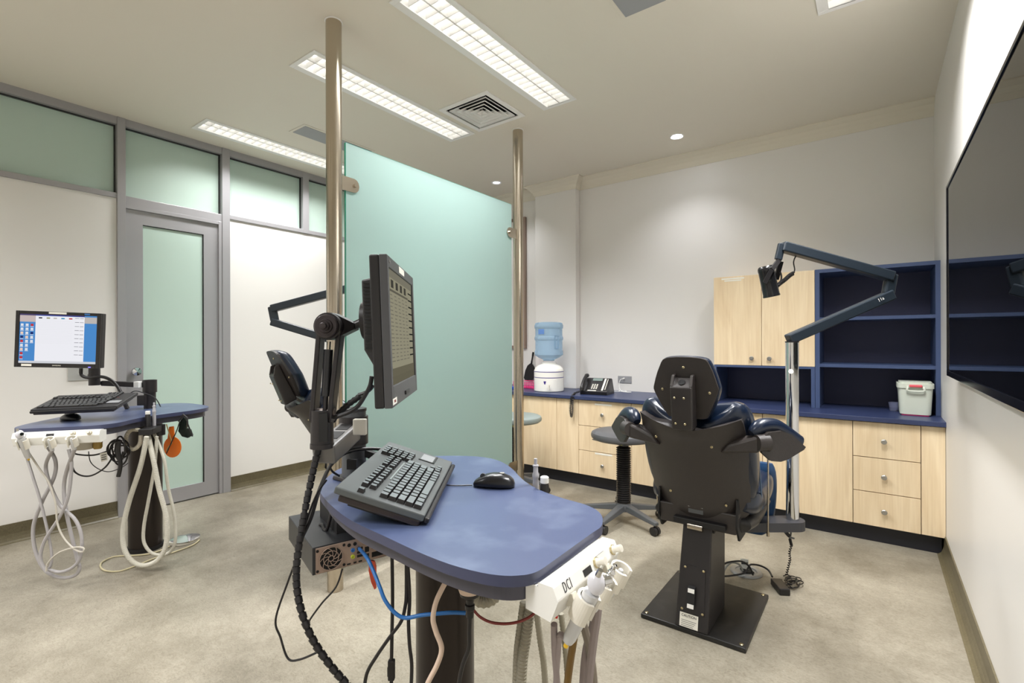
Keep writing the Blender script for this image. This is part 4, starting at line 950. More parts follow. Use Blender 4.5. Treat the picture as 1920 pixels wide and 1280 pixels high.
for i, (pts, r, l) in enumerate(((((982, 1128), (975, 1180), (969, 1240), (965, 1400)), .0105, 'ribbed cream suction hose nearest the pillar, under the near table'), (((995, 1135), (987, 1190), (979, 1250), (972, 1400)), .0150, 'thick ribbed cream suction hose under the near table'), (((1006, 1145), (1013, 1200), (1021, 1260), (1028, 1400)), .0085, 'thin ribbed hose slanting right under the instrument box'), (((1052, 1150), (1060, 1215), (1064, 1280), (1060, 1400)), .0085, 'thin ribbed hose hidden behind the amber hose'))):
    cable('ribbed_hose', A_((1.26, 1.24, 1.22, 1.3)[i], *pts), r, mat('ribbed_hose', (158, 152, 134), .5), l, 'hose', 'ribbed suction hoses under the near table', ribbed=.009)

# suction tips standing above the near table edge (and the same on the far table)
def suction(Mx, l1, l2, hose1, hose2):
    def top(u, v, D): return Mx @ at(u, v, D=D)
    a = top(1021, 912, 1.335); t = thing('suction_handle', l1, 'dental instrument', a)
    part('handle', MB().lathe([(.0125, -.10), (.0125, .004), (.010, .008), (.010, .010)], a, (0, 0, 1), 20), BLACKP, t)
    part('white_cap', MB().lathe([(.010, .010), (.0115, .011), (.0115, .026), (.009, .028), (0, .028)], a, (0, 0, 1), 20), WHITEP, t)
    if hose1: part('hose', MB().hose([a-V3((0, 0, .10))]+hose1, .0125, .006, .15, 12), HOSEC, t)
    b = top(1004.5, 905, 1.37); t = thing('saliva_ejector', l2, 'dental instrument', b)
    part('handle', MB().lathe([(.0085, -.10), (.0085, .0), (.0075, .012), (.0095, .016), (.0095, .024), (.007, .03), (.0065, .045), (.0085, .047), (.0085, .05), (.0045, .052), (.0045, .068), (0, .069)], b, (0, 0, 1), 20), mat('grey_white_plastic', (176, 174, 178), .4), t)
    if hose2: part('hose', MB().hose([b-V3((0, 0, .10))]+hose2, .0085, .005, .15, 10), HOSEC, t)
suction(I4, 'black suction handle with white cap at the rear edge of the near table', 'grey slim suction tip beside the black handle, near table', None, None)
fa = A_(2.56, (287, 858), (298, 915), (312, 971), (311, 1022), (295, 1050), (270, 1060), (248, 1052), (233, 1028), (231, 991), (242, 940), (264, 872), (275, 818))
fb = A_(2.62, (307, 858), (315, 912), (326, 962), (329, 1010), (321, 1032), (304, 1040), (284, 1036), (270, 1016), (270, 985), (278, 940), (290, 872), (294, 818))
suction(ML, 'black suction handle with white cap and cream ribbed hose, far table', 'white slim suction tip with ribbed hose, far table', fa, fb)

# far table instruments and hoses
g1 = A_(2.36, (50, 856), (62, 895), (76, 940), (90, 999), (97, 1041), (94, 1062), (86, 1066))
handpiece_syringe(HF[0], ML, 'silver syringe at the left end of the far table instrument box', g1, HOSEG)
handpiece_plain(HF[1], ML, 'handpiece in the middle holder of the far table', A_(2.36, (86, 872), (93, 906), (112, 946), (141, 974), (153, 1007), (150, 1045), (135, 1064), (112, 1072), (87, 1066)), HOSEG, .0075)
handpiece_plain(HF[2], ML, 'handpiece in the right holder of the far table with looping hose', A_(2.38, (121, 900), (124, 957), (143, 1041), (149, 1064), (141, 1078), (121, 1083), (98, 1078), (79, 1061), (65, 1027), (63, 985), (79, 940), (101, 895), (104, 864), (90, 838)), HOSEG, .008)
cable('grey_hose', A_(2.34, (129, 842), (134, 872), (128, 929), (112, 968), (84, 1013), (76, 1047), (87, 1072)), .0075, HOSEG, 'grey hose crossing the loops under the far instrument box', 'hose', 'hoses under the far table')
cable('grey_hose', A_(2.33, (46, 836), (55, 850), (75, 880), (92, 905), (104, 943), (108, 982), (121, 1010), (141, 1030), (155, 1034), (156, 1027), (140, 1026), (110, 1036), (90, 1055), (87, 1070)), .004, mat('thin_cream_tube', (190, 184, 172), .45), 'thin cream tube looping among the far table hoses', 'hose', 'hoses under the far table')

# ---- items under the far table
M_ = lambda D, *p: A_(D, *p)
t = thing('amber_bottle', 'small amber trap bottle under the far table', 'bottle', at(183, 830, D=2.52))
part('bottle', MB().lathe([(0, -.03), (.015, -.03), (.02, -.022), (.02, .01), (.016, .02), (.016, .04)], at(183, 830, D=2.52), (0, 0, 1), 20), AMBER, t)
part('cap', MB().lathe([(.022, .025), (.022, .05), (0, .05)], at(183, 828, D=2.52), (0, 0, 1), 20), AMBER, t)
solo('cream_cup', MB().lathe([(0, -.028), (.036, -.026), (.042, .0), (.044, .05), (0, .05)], at(157, 832, D=2.5), (0, 0, 1), 24), mat('cream_grey_plastic', (196, 188, 170), .5), 'cream funnel cup under the far tabletop beside the amber bottle', 'cup')
cable('cream_hose_loop', M_(2.62, (262, 806), (246, 806), (237, 818), (238, 835), (250, 842), (262, 832), (264, 812)), .011, mat('cream_grey_plastic', (0, 0, 0)), 'cream hose loop under the far table near its pillar', 'hose', ribbed=.008)
m = MB()
random.seed(3)
for k in range(7):
    c = (222+random.uniform(-8, 10), 838+random.uniform(-6, 6)); rx, ry = random.uniform(9, 18), random.uniform(8, 26)
    m.tube([at(c[0]+rx*math.cos(a), c[1]+8+ry*math.sin(a), D=2.55+.012*k) for a in [2*PI*i/9+k for i in range(9)]], .0042, 6, 4)
m.tube(M_(2.54, (224, 826), (222, 845), (226, 870), (222, 893)), .010, 8)
solo('cable_bundle', m, BLACKP, 'tangled black cable bundle hanging under the far table', 'cable')
cable('black_cable', M_(2.56, (131, 847), (148, 852), (175, 853), (200, 846), (212, 838)), .0042, BLACKP, 'black cable running left from the bundle to the far instrument box', group='black cables under the far table')
cable('black_cable', M_(2.56, (134, 868), (140, 884), (156, 892), (175, 890), (198, 875), (214, 852)), .0042, BLACKP, 'black cable sagging below the far instrument box', group='black cables under the far table')
cable('black_cable', M_(2.6, (166, 846), (170, 866), (185, 879), (205, 884), (228, 876), (240, 868)), .0022, BLACKP, 'thin black wire sagging under the far table', group='black cables under the far table')
t = thing('paper_tag', 'small white printed tag on a cable under the far table', 'tag', at(194, 858, D=2.53))
q4 = M_(2.53, (187, 850), (200, 847), (202, 862), (190, 866)); part('tag_card', MB().prism(q4, FW*.001), LABEL, t)
for k in range(3): part('tag_print', MB().prism(M_(2.529, (190, 853+4*k), (199, 851+4*k), (199.3, 852.3+4*k), (190.3, 854.3+4*k)), -FW*.0004), INK, t)
# orange paddle + goggles
t = thing('orange_paddle', 'orange round paddle hanging at the right end of the far table', 'light shield', at(322, 838, D=2.84))
cc = [at(323+16.5*math.cos(a), 838+19.5*math.sin(a), D=2.84) for a in [2*PI*i/24 for i in range(24)]]
part('disc', MB().prism(cc, FW*.004), ORANGE, t)
part('handle', MB().prism(M_(2.84, (317, 800), (325, 799), (327, 822), (314, 822)), FW*.006), ORANGE, t, bevel=.001)
part('clip', MB().tube(M_(2.83, (312, 795), (318, 815), (322, 830), (315, 838), (312, 845)), .003, 6), mat('brass_wire', (190, 165, 110), .4, metal=.6), t)
t = thing('goggles', 'dark wraparound goggles hanging from the far table end', 'goggles', at(347, 800, D=2.8))
part('lens', MB().prism(M_(2.8, (337, 790), (345, 782), (350, 790), (349, 803), (356, 805), (360, 816), (352, 821), (341, 818), (334, 808)), FW*.012), mat('dark_green_lens', (28, 34, 30), .12), t, bevel=.003)
part('brow_bar', MB().path(M_(2.79, (335, 790), (344, 776), (351, 783), (352, 795), (361, 818)), .004, 8), BLACKP, t)
part('temple', MB().tube(M_(2.79, (337, 790), (331, 808), (322, 828), (312, 850)), .003, 6), BLACKP, t)
# foot pedal
pc = at(347, 1014, Z=0)
t = thing('foot_pedal', 'round chrome foot control on the floor beside the far pillar', 'foot pedal', pc)
part('pedal_base', MB().lathe([(.075, .001), (.075, .012), (0, .012)], pc, (0, 0, 1), 40), CREAMP, t)
part('pedal_dome', MB().lathe([(.078, .014), (.078, .019), (.04, .03), (0, .036)], pc, (0, 0, 1), 40), CHROME, t)
q = at(325, 1022, Z=.0); part('valve_block', MB().box(-.03, .03, -.012, .012, .001, .02, Matrix.Translation(q) @ Matrix.Rotation(R(30), 4, 'Z')), CREAMP, t, bevel=.002)
part('tubing', MB().tube([at(u, v, Z=.005) for u, v in ((318, 1024), (285, 1037), (250, 1041), (215, 1043), (192, 1053), (189, 1063), (200, 1070), (225, 1070), (255, 1060), (290, 1046), (325, 1035), (360, 1022), (374, 1012))], .0042, 8, 6), mat('yellowed_tube', (196, 186, 150), .45), t)

# ================================================================== monitors
def MF(o, right, up):
    r = V3(right).normalized(); u = V3(up); u = (u-r*u.dot(r)).normalized(); n = r.cross(u); o = V3(o)   # x right, y up, z toward the viewer
    return Matrix(((r.x, u.x, n.x, o.x), (r.y, u.y, n.y, o.y), (r.z, u.z, n.z, o.z), (0, 0, 0, 1)))
ICO = [mat('ui_'+n, c, .5) for n, c in ()]
def screen_parts(t, w, h, y0, items, par):
    """items: (x0,x1,y0,y1,material) in screen fractions, y from the top"""
    mts = []; m = MB(); order = {'window_area': .0011, 'toolbar': .0015, 'window_line': .0018, 'icon': .0021, 'list_row': .0021}
    for x0, x1, a, b, mt, n_ in items:
        if mt not in mts: mts.append(mt)
        m.m = mts.index(mt); z = order[n_]
        m.quad((-w/2+x0*w, y0+h/2-a*h, z), (-w/2+x1*w, y0+h/2-a*h, z), (-w/2+x1*w, y0+h/2-b*h, z), (-w/2+x0*w, y0+h/2-b*h, z))
    part('screen_image', m, mts, par, W=False)['kind'] = 'stuff'
def E_(n, c, s=1.0):
    k = 'screen_'+n
    return MATS[k] if k in MATS else emis(k, c, s)
# near monitor (19 inch), faces right
c0 = (at(725, 618, D=1.09)+at(775, 628, D=1.505))/2
MW, MH = .415, .345
mm = MF(c0+V3((0, 0, 0)), (at(774, 640, D=1.505)-at(724, 640, D=1.085)), V3((0, 0, 1))+RT*-.035)
t = thing('computer_monitor', 'black monitor with list on screen, on the arm over the near table', 'monitor', M=mm, group='monitors on table arms')
P = lambda n, m, mt, par=t, **k: part(n, m, mt, par, W=False, **k)
a, b = MW/2, MH/2
P('bezel', MB().box(-a, -a+.020, -b, b, -.012, .006).box(a-.020, a, -b, b, -.012, .006).box(-a+.020, a-.020, b-.026, b, -.012, .006).box(-a+.02, a-.02, -b, -b+.048, -.012, .006), mat('bezel_dark_grey', (70, 70, 72), .4), bevel=.002)
P('casing', MB().box(-a, a, -b, b, -.034, -.012), BLACKP, bevel=.004)
bk = P('rear_bulge', MB().hexa([V3(p) for p in ((-.15, -.1, -.034), (.15, -.1, -.034), (.15, .13, -.034), (-.15, .13, -.034))], [V3(p) for p in ((-.14, -.04, -.068), (.14, -.04, -.068), (.14, .125, -.068), (-.14, .125, -.068))]), BLACKP, bevel=.004)
for k in range(19): P('vent_slot', MB().box(-.149, -.1385, .115-k*.0085, .1185-k*.0085, -.062, -.038), DARKG, par=bk)
sc = P('screen', MB().box(-a+.020, a-.020, -b+.048, b-.026, -.012, .0005), E_('beige', (176, 171, 146), .62))
sw, shh, sy = MW-.04, MH-.074, .011
it = [(0, 1, 0, .07, E_('b1', (150, 146, 128), .6), 'toolbar'), (0.02, .80, .17, .19, E_('b2', (118, 114, 100), .6), 'toolbar'), (.0, 1, .86, .93, E_('b3', (140, 134, 112), .5), 'toolbar'), (0, 1, .93, 1, E_('b4', (125, 120, 100), .6), 'toolbar')]
for k in range(4): it.append((.10+k*.17, .19+k*.17, .085, .155, E_('b5', (84, 82, 74), .6), 'icon'))
for k in range(10): it.append((.80, .97, .11+k*.072, .125+k*.072, E_('ink', (52, 56, 52), .5), 'list_row'))
for k in range(18):
    for c in range(5): it.append((.06+c*.15, .13+c*.15+.02*((k*7+c*3) % 3), .215+k*.034, .224+k*.034, E_('b6', (140, 136, 120), .62), 'list_row'))
screen_parts(t, sw, shh, sy, it, sc)
P('sticker', MB().box(-.05, .03, b-.020, b-.004, .006, .0066), LABEL); P('sticker', MB().box(-a+.004, -a+.055, -b+.006, -b+.02, .006, .0066), LABEL)
text('DVI-S', .009, (-a+.03, -b+.013, .0068), (1, 0, 0), (0, 1, 0), REDC, t, W=False)
P('button_bar', MB().box(-.03, .03, -b+.012, -b+.022, .006, .010), BLACKP, bevel=.001)
text('NEC', .008, (-a+.03, b-.013, .0066), (1, 0, 0), (0, 1, 0), LABELG, t, W=False)
# far monitor faces the camera
cf = [at(30.5, 582, D=2.54), at(190, 588, D=2.62), at(187, 689, D=2.62), at(26, 688, D=2.54)]
cc_ = (cf[0]+cf[1]+cf[2]+cf[3])/4; w2 = (cf[1]-cf[0]).length; h2 = (cf[0]-cf[3]).length
mm2 = MF(cc_, cf[1]-cf[0], V3((0, 0, 1)))
t = thing('computer_monitor', 'wide black monitor with lit blue desktop, on the arm over the far table', 'monitor', M=mm2, group='monitors on table arms')
P = lambda n, m, mt, par=t, **k: part(n, m, mt, par, W=False, **k)
a, b = w2/2, h2/2; bz = .018
GB = mat('gloss_bezel', (22, 18, 18), .2)
P('bezel', MB().box(-a, -a+bz, -b, b, -.01, .004).box(a-bz, a, -b, b, -.01, .004).box(-a+bz, a-bz, b-.016, b, -.01, .004).box(-a+bz, a-bz, -b, -b+.022, -.01, .004), GB, bevel=.002)
P('casing', MB().box(-a, a, -b, b, -.045, -.01).box(-.1, .1, -.09, .06, -.075, -.045), BLACKP, bevel=.003)
sc = P('screen', MB().box(-a+bz, a-bz, -b+.022, b-.016, -.01, .0005), E_('desk', (78, 140, 205), .95))
wh, gy, dk = E_('white', (238, 238, 244), .98), E_('grey', (196, 190, 186), .9), E_('dark', (50, 50, 64), .8)
it = [(0, .20, .03, .16, E_('pk', (205, 190, 188), .9), 'toolbar'), (.20, .835, 0.03, .97, wh, 'window_area'), (.835, 1, .03, .16, gy, 'toolbar'), (0, .835, 0, .03, E_('tb', (90, 80, 120), .8), 'toolbar'), (.2, .835, .012, .03, E_('bl', (50, 80, 170), .9), 'toolbar'), (0, 1, .955, 1, E_('task', (214, 216, 222), .9), 'toolbar')]
cols = [E_('i1', (230, 232, 238), .95), E_('i2', (205, 60, 60), .9), E_('i3', (40, 50, 110), .9), E_('i4', (240, 210, 190), .95)]
for c, n in ((0, 9), (1, 7), (2, 5)):
    for r_ in range(n): it.append((.015+c*.063, .05+c*.063, .2+r_*.083, .245+r_*.083, cols[(0, 0, 3, 2, 1, 0, 3, 1, 1)[r_] if c == 0 else (0, 0, 0, 3, 0, 0, 0)[r_] if c == 1 else (1, 0, 2, 0, 0)[r_]], 'icon')); it.append((.01+c*.063, .055+c*.063, .252+r_*.083, .262+r_*.083, cols[0], 'icon'))
for k in range(10): it.append((.71, .765, .055+k*.084, .062+k*.084, dk, 'list_row')); it.append((.775, .825, .057+k*.084, .064+k*.084, dk, 'list_row'))
for k, c in enumerate(((.24, dk), (.34, E_('ol', (150, 150, 100), .9)), (.43, gy), (.53, E_('cy', (60, 150, 190), .9)), (.63, cols[1]))): it.append((c[0], c[0]+.045, .06, .085, c[1], 'icon'))
for k in range(14): it.append((.22, .68, .13+k*.035, .132+k*.035, E_('ln', (222, 222, 226), .95), 'window_line'))
screen_parts(t, w2-2*bz, h2-.038, .003, it, sc)
P('sticker', MB().box(-.045, .035, b-.012, b-.002, .004, .0046), LABEL); P('sticker', MB().box(-a+.033, -a+.078, -b+.006, -b+.017, .004, .0046), LABEL)
text('SAMSUNG', .0085, (-.002, -b+.011, .0045), (1, 0, 0), (0, 1, 0), CREAMP, t, W=False)
P('power_light', MB().box(a-.05, a-.038, -b+.003, -b+.007, .004, .0045), E_('led', (120, 110, 255), 3)); P('sticker', MB().box(a-.075, a-.05, b-.011, b-.004, .004, .0045), BLUEC)

# ================================================================== near monitor arm
t = thing('monitor_arm', 'black gas-spring monitor arm clamped to the near tabletop', 'monitor arm', at(655, 905, Z=TZ))
DA = 1.24
BM = mat('arm_black', (34, 30, 31), .4)
px = at(655, 905, Z=TZ); px = V3((px.x, px.y+.03, 0)); px.x -= .02
part('post_foot', MB().hexa([V3((px.x+a, px.y+b, TZ+.0005)) for a, b in ((-.05, -.04), (.045, -.04), (.045, .04), (-.05, .04))], [V3((px.x+a, px.y+b, TZ+.012)) for a, b in ((-.048, -.038), (.043, -.038), (.043, .038), (-.048, .038))]), BM, t, bevel=.003)
part('post', MB().cyl((px.x, px.y, TZ+.01), (px.x, px.y, 1.0), .034, n=28), CHARC, t)
part('post_collar', MB().cyl((px.x, px.y, .905), (px.x, px.y, .985), .04, n=28).cyl((px.x, px.y, 1.0), (px.x, px.y, 1.008), .036, n=28), BM, t)
bp_ = px+V3((0, 0, .905)); part('white_block', MB().box(-.018, .018, -.008, .008, -.022, .022, Matrix.Translation(at(675, 800, D=1.345)) @ Matrix.Rotation(YAW, 4, 'Z')), CREAMP, t, bevel=.003)
part('slot_plate', MB().prism([at(u, v, D=1.345) for u, v in ((650, 862), (668, 862), (668, 880), (650, 880))], FW*.01), BLACKM, t)
# silver link with windows, from post to lower barrel
l0 = V3((px.x, px.y, .965)); l1 = at(606, 815, D=DA); l1.z = .965-.02
part('link_arm', MB().bar(l0+V3((0, 0, -.015)), l1+V3((0, 0, -.03)), .06, .05, side=(l1-l0).cross(V3((0, 0, 1)))), mat('grey_casting', (120, 118, 116), .4), t, bevel=.006)
lm = (l1-l0); sdv = lm.normalized().cross(V3((0, 0, 1)))
for f0, f1 in ((.22, .45), (.52, .78)):
    part('link_slot', MB().prism([l0+lm*f+sdv*s+V3((0, 0, .0102-.03*0-.015*(1-f)-.03*f+.018-.018)) for f, s in ((f0, -.017), (f1, -.017), (f1, .017), (f0, .017))], (0, 0, .0165)), BLACKM, t)
bt, bb = at(604, 768, D=DA), at(604, 833, D=DA)
part('lower_barrel', MB().cyl(bb, bt, .0275, n=28).cyl(bb-V3((0, 0, .008)), bb+V3((0, 0, .004)), .029, n=28), BM, t)
part('barrel_slot', MB().prism([at(u, v, D=DA-.030) for u, v in ((598, 775), (614, 775), (614, 828), (598, 828))], FW*.004), DARKG, t)
for du, nm in ((-17, 0), (17, 0)):
    part('side_rail', MB().bar(at(604+du*.95, 790, D=DA), at(621+du*1.1, 615, D=DA), .012, .036, side=RT), BM, t, bevel=.003)
part('cross_bolt', MB().cyl(at(588, 772, D=DA), at(628, 772, D=DA), .009), BRASS if False else mat('worn_steel', (150, 138, 130), .4, metal=.7), t)
gsp = part('gas_spring', MB().cyl(at(611, 742, D=DA-.004), at(616, 655, D=DA-.004), .0115, n=24), mat('gas_cylinder', (30, 30, 32), .3), t)
part('spring_rod', MB().cyl(at(608, 800, D=DA-.004), at(611, 742, D=DA-.004), .0062, n=14), BM, gsp); part('spring_eye', MB().cyl(at(616, 655, D=DA-.004), at(617, 640, D=DA-.004), .005, n=12), STEEL, gsp)
hb = at(622, 612, D=DA)
part('hub', MB().cyl(hb-FW*.032, hb+FW*.032, .0335, n=36), BM, t)
part('hub_face', MB().lathe([(.029, 0), (.029, .003), (.0265, .005), (.018, .005), (.0165, .009), (.012, .009), (.012, .017), (.008, .017), (.008, .026), (.006, .027), (0, .027)], hb-FW*.036, -FW, 28), mat('arm_face', (58, 52, 53), .3, metal=.4), t)
hn = at(668, 612, D=1.27)
pl_ = [hb+(RT*math.cos(a)+UP*math.sin(a))*.0345 for a in [R(62)+R(236)*i/14 for i in range(15)]]+[hn+UP*-.008, hn+UP*.008]
part('tilt_arm', MB().prism([p-FW*.022 for p in pl_], FW*.044), BM, t, bevel=.003)
vc = mm @ V3((-.02, .035, -.085))
xr = mm.to_3x3() @ V3((0, 0, 1))
part('swivel_ball', MB().cyl(hn-RT*.01, vc-xr*.006, .011, n=16), BLACKP, t)
part('vesa_plate', MB().cyl(vc-xr*.010, vc+xr*.010, .048, n=32), BM, t)
part('cable_sleeve', MB().hose(A_(1.26, (622, 790), (634, 776), (652, 759), (676, 742)), .0085, .012, .2), BLACKM, t)
part('monitor_cord', MB().tube(A_(1.24, (618, 782), (640, 778), (668, 764), (685, 740), (694, 722), (697, 705)), .0055, 8), BLACKP, t)
part('monitor_cord', MB().tube(A_(1.25, (672, 740), (684, 736), (694, 730), (700, 722)), .0045, 8), BLACKP, t)
# spiral-wrapped loom hanging from the barrel to the floor
lm_ = [at(u, v, D=d) for u, v, d in ((598, 838, 1.24), (590, 868, 1.23), (581, 910, 1.21), (573, 950, 1.19), (562, 1010, 1.16), (556, 1060, 1.14), (557, 1105, 1.12), (568, 1155, 1.10), (590, 1205, 1.09), (622, 1250, 1.08), (655, 1290, 1.08), (690, 1345, 1.1))]
m = MB(); m.path(spline(lm_, 8), .0062, 10)
g = thing('spiral_cable_wrap', 'black spiral-wrapped cable loom curving down from the near monitor arm', 'cable', lm_[0])
part('cable_core', m, BLACKM, g)
P_ = spline(lm_, 10); dist = 0; me = None; wr = MB(); nk = 0
for p, q in zip(P_, P_[1:]):
    dist += (q-p).length
    if dist > .0145:
        dist = 0; d = (q-p).normalized(); wr.cyl(p-d*.0066, p+d*.0064+V3((.001, 0, 0)), .0088, .0080, n=12); nk += 1
part('wrap_segments', wr, BLACKP, g)['kind'] = 'stuff'
# thin dark cords
cable('black_cable', [at(u, v, D=d) for u, v, d in ((740, 846, 1.45), (700, 841, 1.42), (655, 846, 1.38), (622, 870, 1.33), (600, 915, 1.25), (583, 970, 1.2), (565, 1010, 1.17), (556, 1040, 1.16))], .0048, BLACKP, 'black keyboard lead looping over the left edge of the near tabletop', group='black cables of the near table')
cable('black_cable', [at(u, v, D=d) for u, v, d in ((690, 850, 1.44), (672, 846, 1.42), (640, 852, 1.37), (620, 868, 1.33), (622, 882, 1.32), (636, 892, 1.345))], .003, BLACKP, 'thin black cord curling beside the near arm post', group='black cables of the near table')
cable('black_cable', [at(u, v, D=d) for u, v, d in ((612, 900, 1.27), (592, 930, 1.22), (572, 985, 1.18), (562, 1030, 1.17), (540, 1090, 1.17), (517, 1160, 1.16), (526, 1195, 1.16), (540, 1234, 1.15), (562, 1236, 1.14), (596, 1222, 1.13))], .0025, BLACKP, 'thin black cord in a long loop left of the spiral wrap', group='black cables of the near table')
cable('black_cable', A_(1.33, (642, 1066), (630, 1100), (604, 1130), (582, 1160), (580, 1168)), .0025, BLACKP, 'thin black cord under the computer, in front of the steel pole foot', group='black cables of the near table')

# ---- far arm and keyboard
t = thing('monitor_arm', 'black post and swing arm holding the far monitor', 'monitor arm', at(280, 764, Z=TZ))
q = at(281, 765, Z=TZ); D2 = (q-CAM).dot(FW)
part('post', MB().cyl(q+V3((0, 0, .001)), V3((q.x, q.y, .0))+V3((0, 0, at(281, 712, D=D2).z)), .031, n=24).cyl(V3((q.x, q.y, at(281, 735, D=D2).z)), V3((q.x, q.y, at(281, 712, D=D2).z)), .037, n=24), BM, t)
part('tray_clamp', MB().box(-.03, .02, -.02, .02, -.03, .03, Matrix.Translation(at(270, 750, D=D2-.03)) @ Matrix.Rotation(YAW, 4, 'Z')), BM, t, bevel=.004)
part('swing_arm', MB().bar(at(281, 722, D=D2), at(190, 718, D=D2-.12), .03, .03), BM, t, bevel=.004)
part('swing_arm', MB().bar(at(190, 718, D=D2-.12), at(172, 717, D=D2-.14), .05, .02), BM, t, bevel=.003)
part('elbow', MB().cyl(at(177, 722, D=D2-.18), at(177, 680, D=D2-.18), .027, n=20).cyl(at(176, 706, D=D2-.15), at(176, 701, D=D2-.15), .028, n=20), BM, t)
part('white_clip', MB().box(-.016, .016, -.018, .018, -.018, .02, Matrix.Translation(at(259, 721, D=D2-.04)) @ Matrix.Rotation(YAW, 4, 'Z')), WHITEP, t, bevel=.003)
part('arm_cord', MB().tube(A_(D2-.2, (152, 690), (153, 703), (166, 708), (190, 706), (207, 712), (220, 724), (228, 738), (236, 745)), .009, 10), BLACKP, t)
part('tray_bracket', MB().tube([at(232, 752, D=D2-.04), at(239, 766, D=D2-.04)], .012, 8), BM, t)
part('keyboard_lead', MB().tube(A_(D2-.06, (238, 742), (252, 733), (268, 736), (290, 745), (301, 762)), .003, 6), BLACKP, t)

def key_mesh(wx, wy, h=.009):
    m = MB(); a, b = wx/2, wy/2; i = .0022
    m.hexa([V3((-a, -b, 0)), V3((a, -b, 0)), V3((a, b, 0)), V3((-a, b, 0))], [V3((-a+i, -b+i, h)), V3((a-i, -b+i, h)), V3((a-i, b-i*.6, h)), V3((-a+i, b-i*.6, h))])
    m.mi = [0, 1, 0, 0, 0, 0]; return m
def make_keyboard(M, label, L, Wd, far):
    """x along the length from the user's left, y from the user's side towards the back"""
    t = thing('computer_keyboard', label, 'keyboard', M=M, group='black computer keyboards')
    P = lambda n, m, mt, par=t, **k: part(n, m, mt, par, W=False, **k)
    P('case', MB().box(0, L, 0, Wd, -.016, 0), KBODY if not far else mat('dark_keyboard_body', (40, 40, 42), .4), bevel=.003)
    P('palm_edge', MB().box(0.002, L-.002, -.012, 0, -.018, -.005), BLACKP, bevel=.004)
    P('underside', MB().box(.004, L-.02, .006, Wd-.012, -.032, -.016), mat('brown_black_plastic', (44, 36, 36), .35), bevel=.004)
    keys = []  # x, y, wx, wy
    u = .0196; x0 = .018; y0 = .013
    rowsx = [(0, [1.25, 1.25, 1.25, 5.5, 1, 1, 1, 1]), (0, [2.25]+[1]*10+[1.9]), (0, [1.75]+[1]*11+[1.5]), (0, [1.5]+[1]*12+[1]), (0, [1]*13+[1.6])]
    for r_, (ox, ws) in enumerate(rowsx):
        xx = x0
        for w_ in ws: keys.append((xx+w_*u/2, y0+u*(r_+.5), w_*u-.0012, u-.0012)); xx += w_*u
    yf = y0+u*5+.024
    for k in range(8): keys.append((x0+.036+k*.0185+(.004 if k > 3 else 0), yf, .0155, .0155)); keys.append((x0+.036+k*.0185+(.004 if k > 3 else 0), yf+.0195, .0155, .0155))
    for k in range(5): keys.append((x0+.200+k*.0175, yf, .0148, .0155)); keys.append((x0+.200+k*.0175, yf+.0195, .0148, .0155))
    keys.append((x0-.002, yf+.016, .015, .015))
    for c in range(4):
        for r_ in range(5): keys.append((L-.128+c*.0185, Wd-.022-r_*.0175, .0165, .016))
    for c in range(3): keys.append((L-.150+c*.0175, .024, .016, .015))
    keys.append((L-.1325, .041, .016, .015))
    if far:
        m = MB(); sc_ = Wd/.2; keys = [(x, y*sc_, wx, wy*sc_) for x, y, wx, wy in keys]
        for x, y, wx, wy in keys:
            k = key_mesh(wx, wy, .008); m.m = 0; o = len(m.v)
            m.v += [p+V3((x, y, 0)) for p in k.v]; m.f += [[i+o for i in f] for f in k.f]; m.sm += k.sm; m.mi += k.mi
        part('keys', m, [BLACKP, mat('far_key_top', (70, 72, 74), .35)], t, W=False)['kind'] = 'stuff'
    else:
        cache = {}
        for x, y, wx, wy in keys:
            kk = (round(wx, 4), round(wy, 4))
            if kk not in cache: cache[kk] = key_mesh(wx, wy).mesh('key', [BLACKP, LIGHTK])
            o = bpy.data.objects.new('key', cache[kk]); COL.objects.link(o); o.parent = t; o.location = (x, y, 0)
    P('touchpad', MB().box(L-.075, L-.018, .052, .088, 0, .0012), mat('touchpad_grey', (140, 142, 144), .4)); P('touchpad_bezel', MB().box(L-.082, L-.076, .045, .092, 0, .002).box(L-.082, L-.012, .045, .05, 0, .002), BLACKP)
    P('brand_strip', MB().box(x0+.27, x0+.30, yf+.001, yf+.005, 0, .0006), REDC)
    P('pen_groove', MB().box(x0+.12, x0+.27, y0+u*5+.0045, y0+u*5+.0085, 0, .0015), mat('groove_grey', (128, 138, 136), .4))
    return t
# near keyboard corners
NL, NR, FL = at(628, 912, D=1.06), at(797, 966, D=1.06), at(729, 827, D=1.5)
mk = MF(NR, FL-NL, NL-NR)
make_keyboard(mk, 'large black keyboard tilted on its tray above the near tabletop', (FL-NL).length, (NR-NL).length, False)
q = mk @ V3((.25, .1, -.033))
solo('keyboard_tray', MB().box(.03, (FL-NL).length-.03, .02, (NR-NL).length-.03, -.046, -.034, mk).bar(mk @ V3((.40, .15, -.046)), V3((px.x, px.y, .93))-V3((0, 0, .04)), .03, .02), BLACKM, 'black tray and bracket under the near keyboard', 'keyboard tray', bevel=.002)
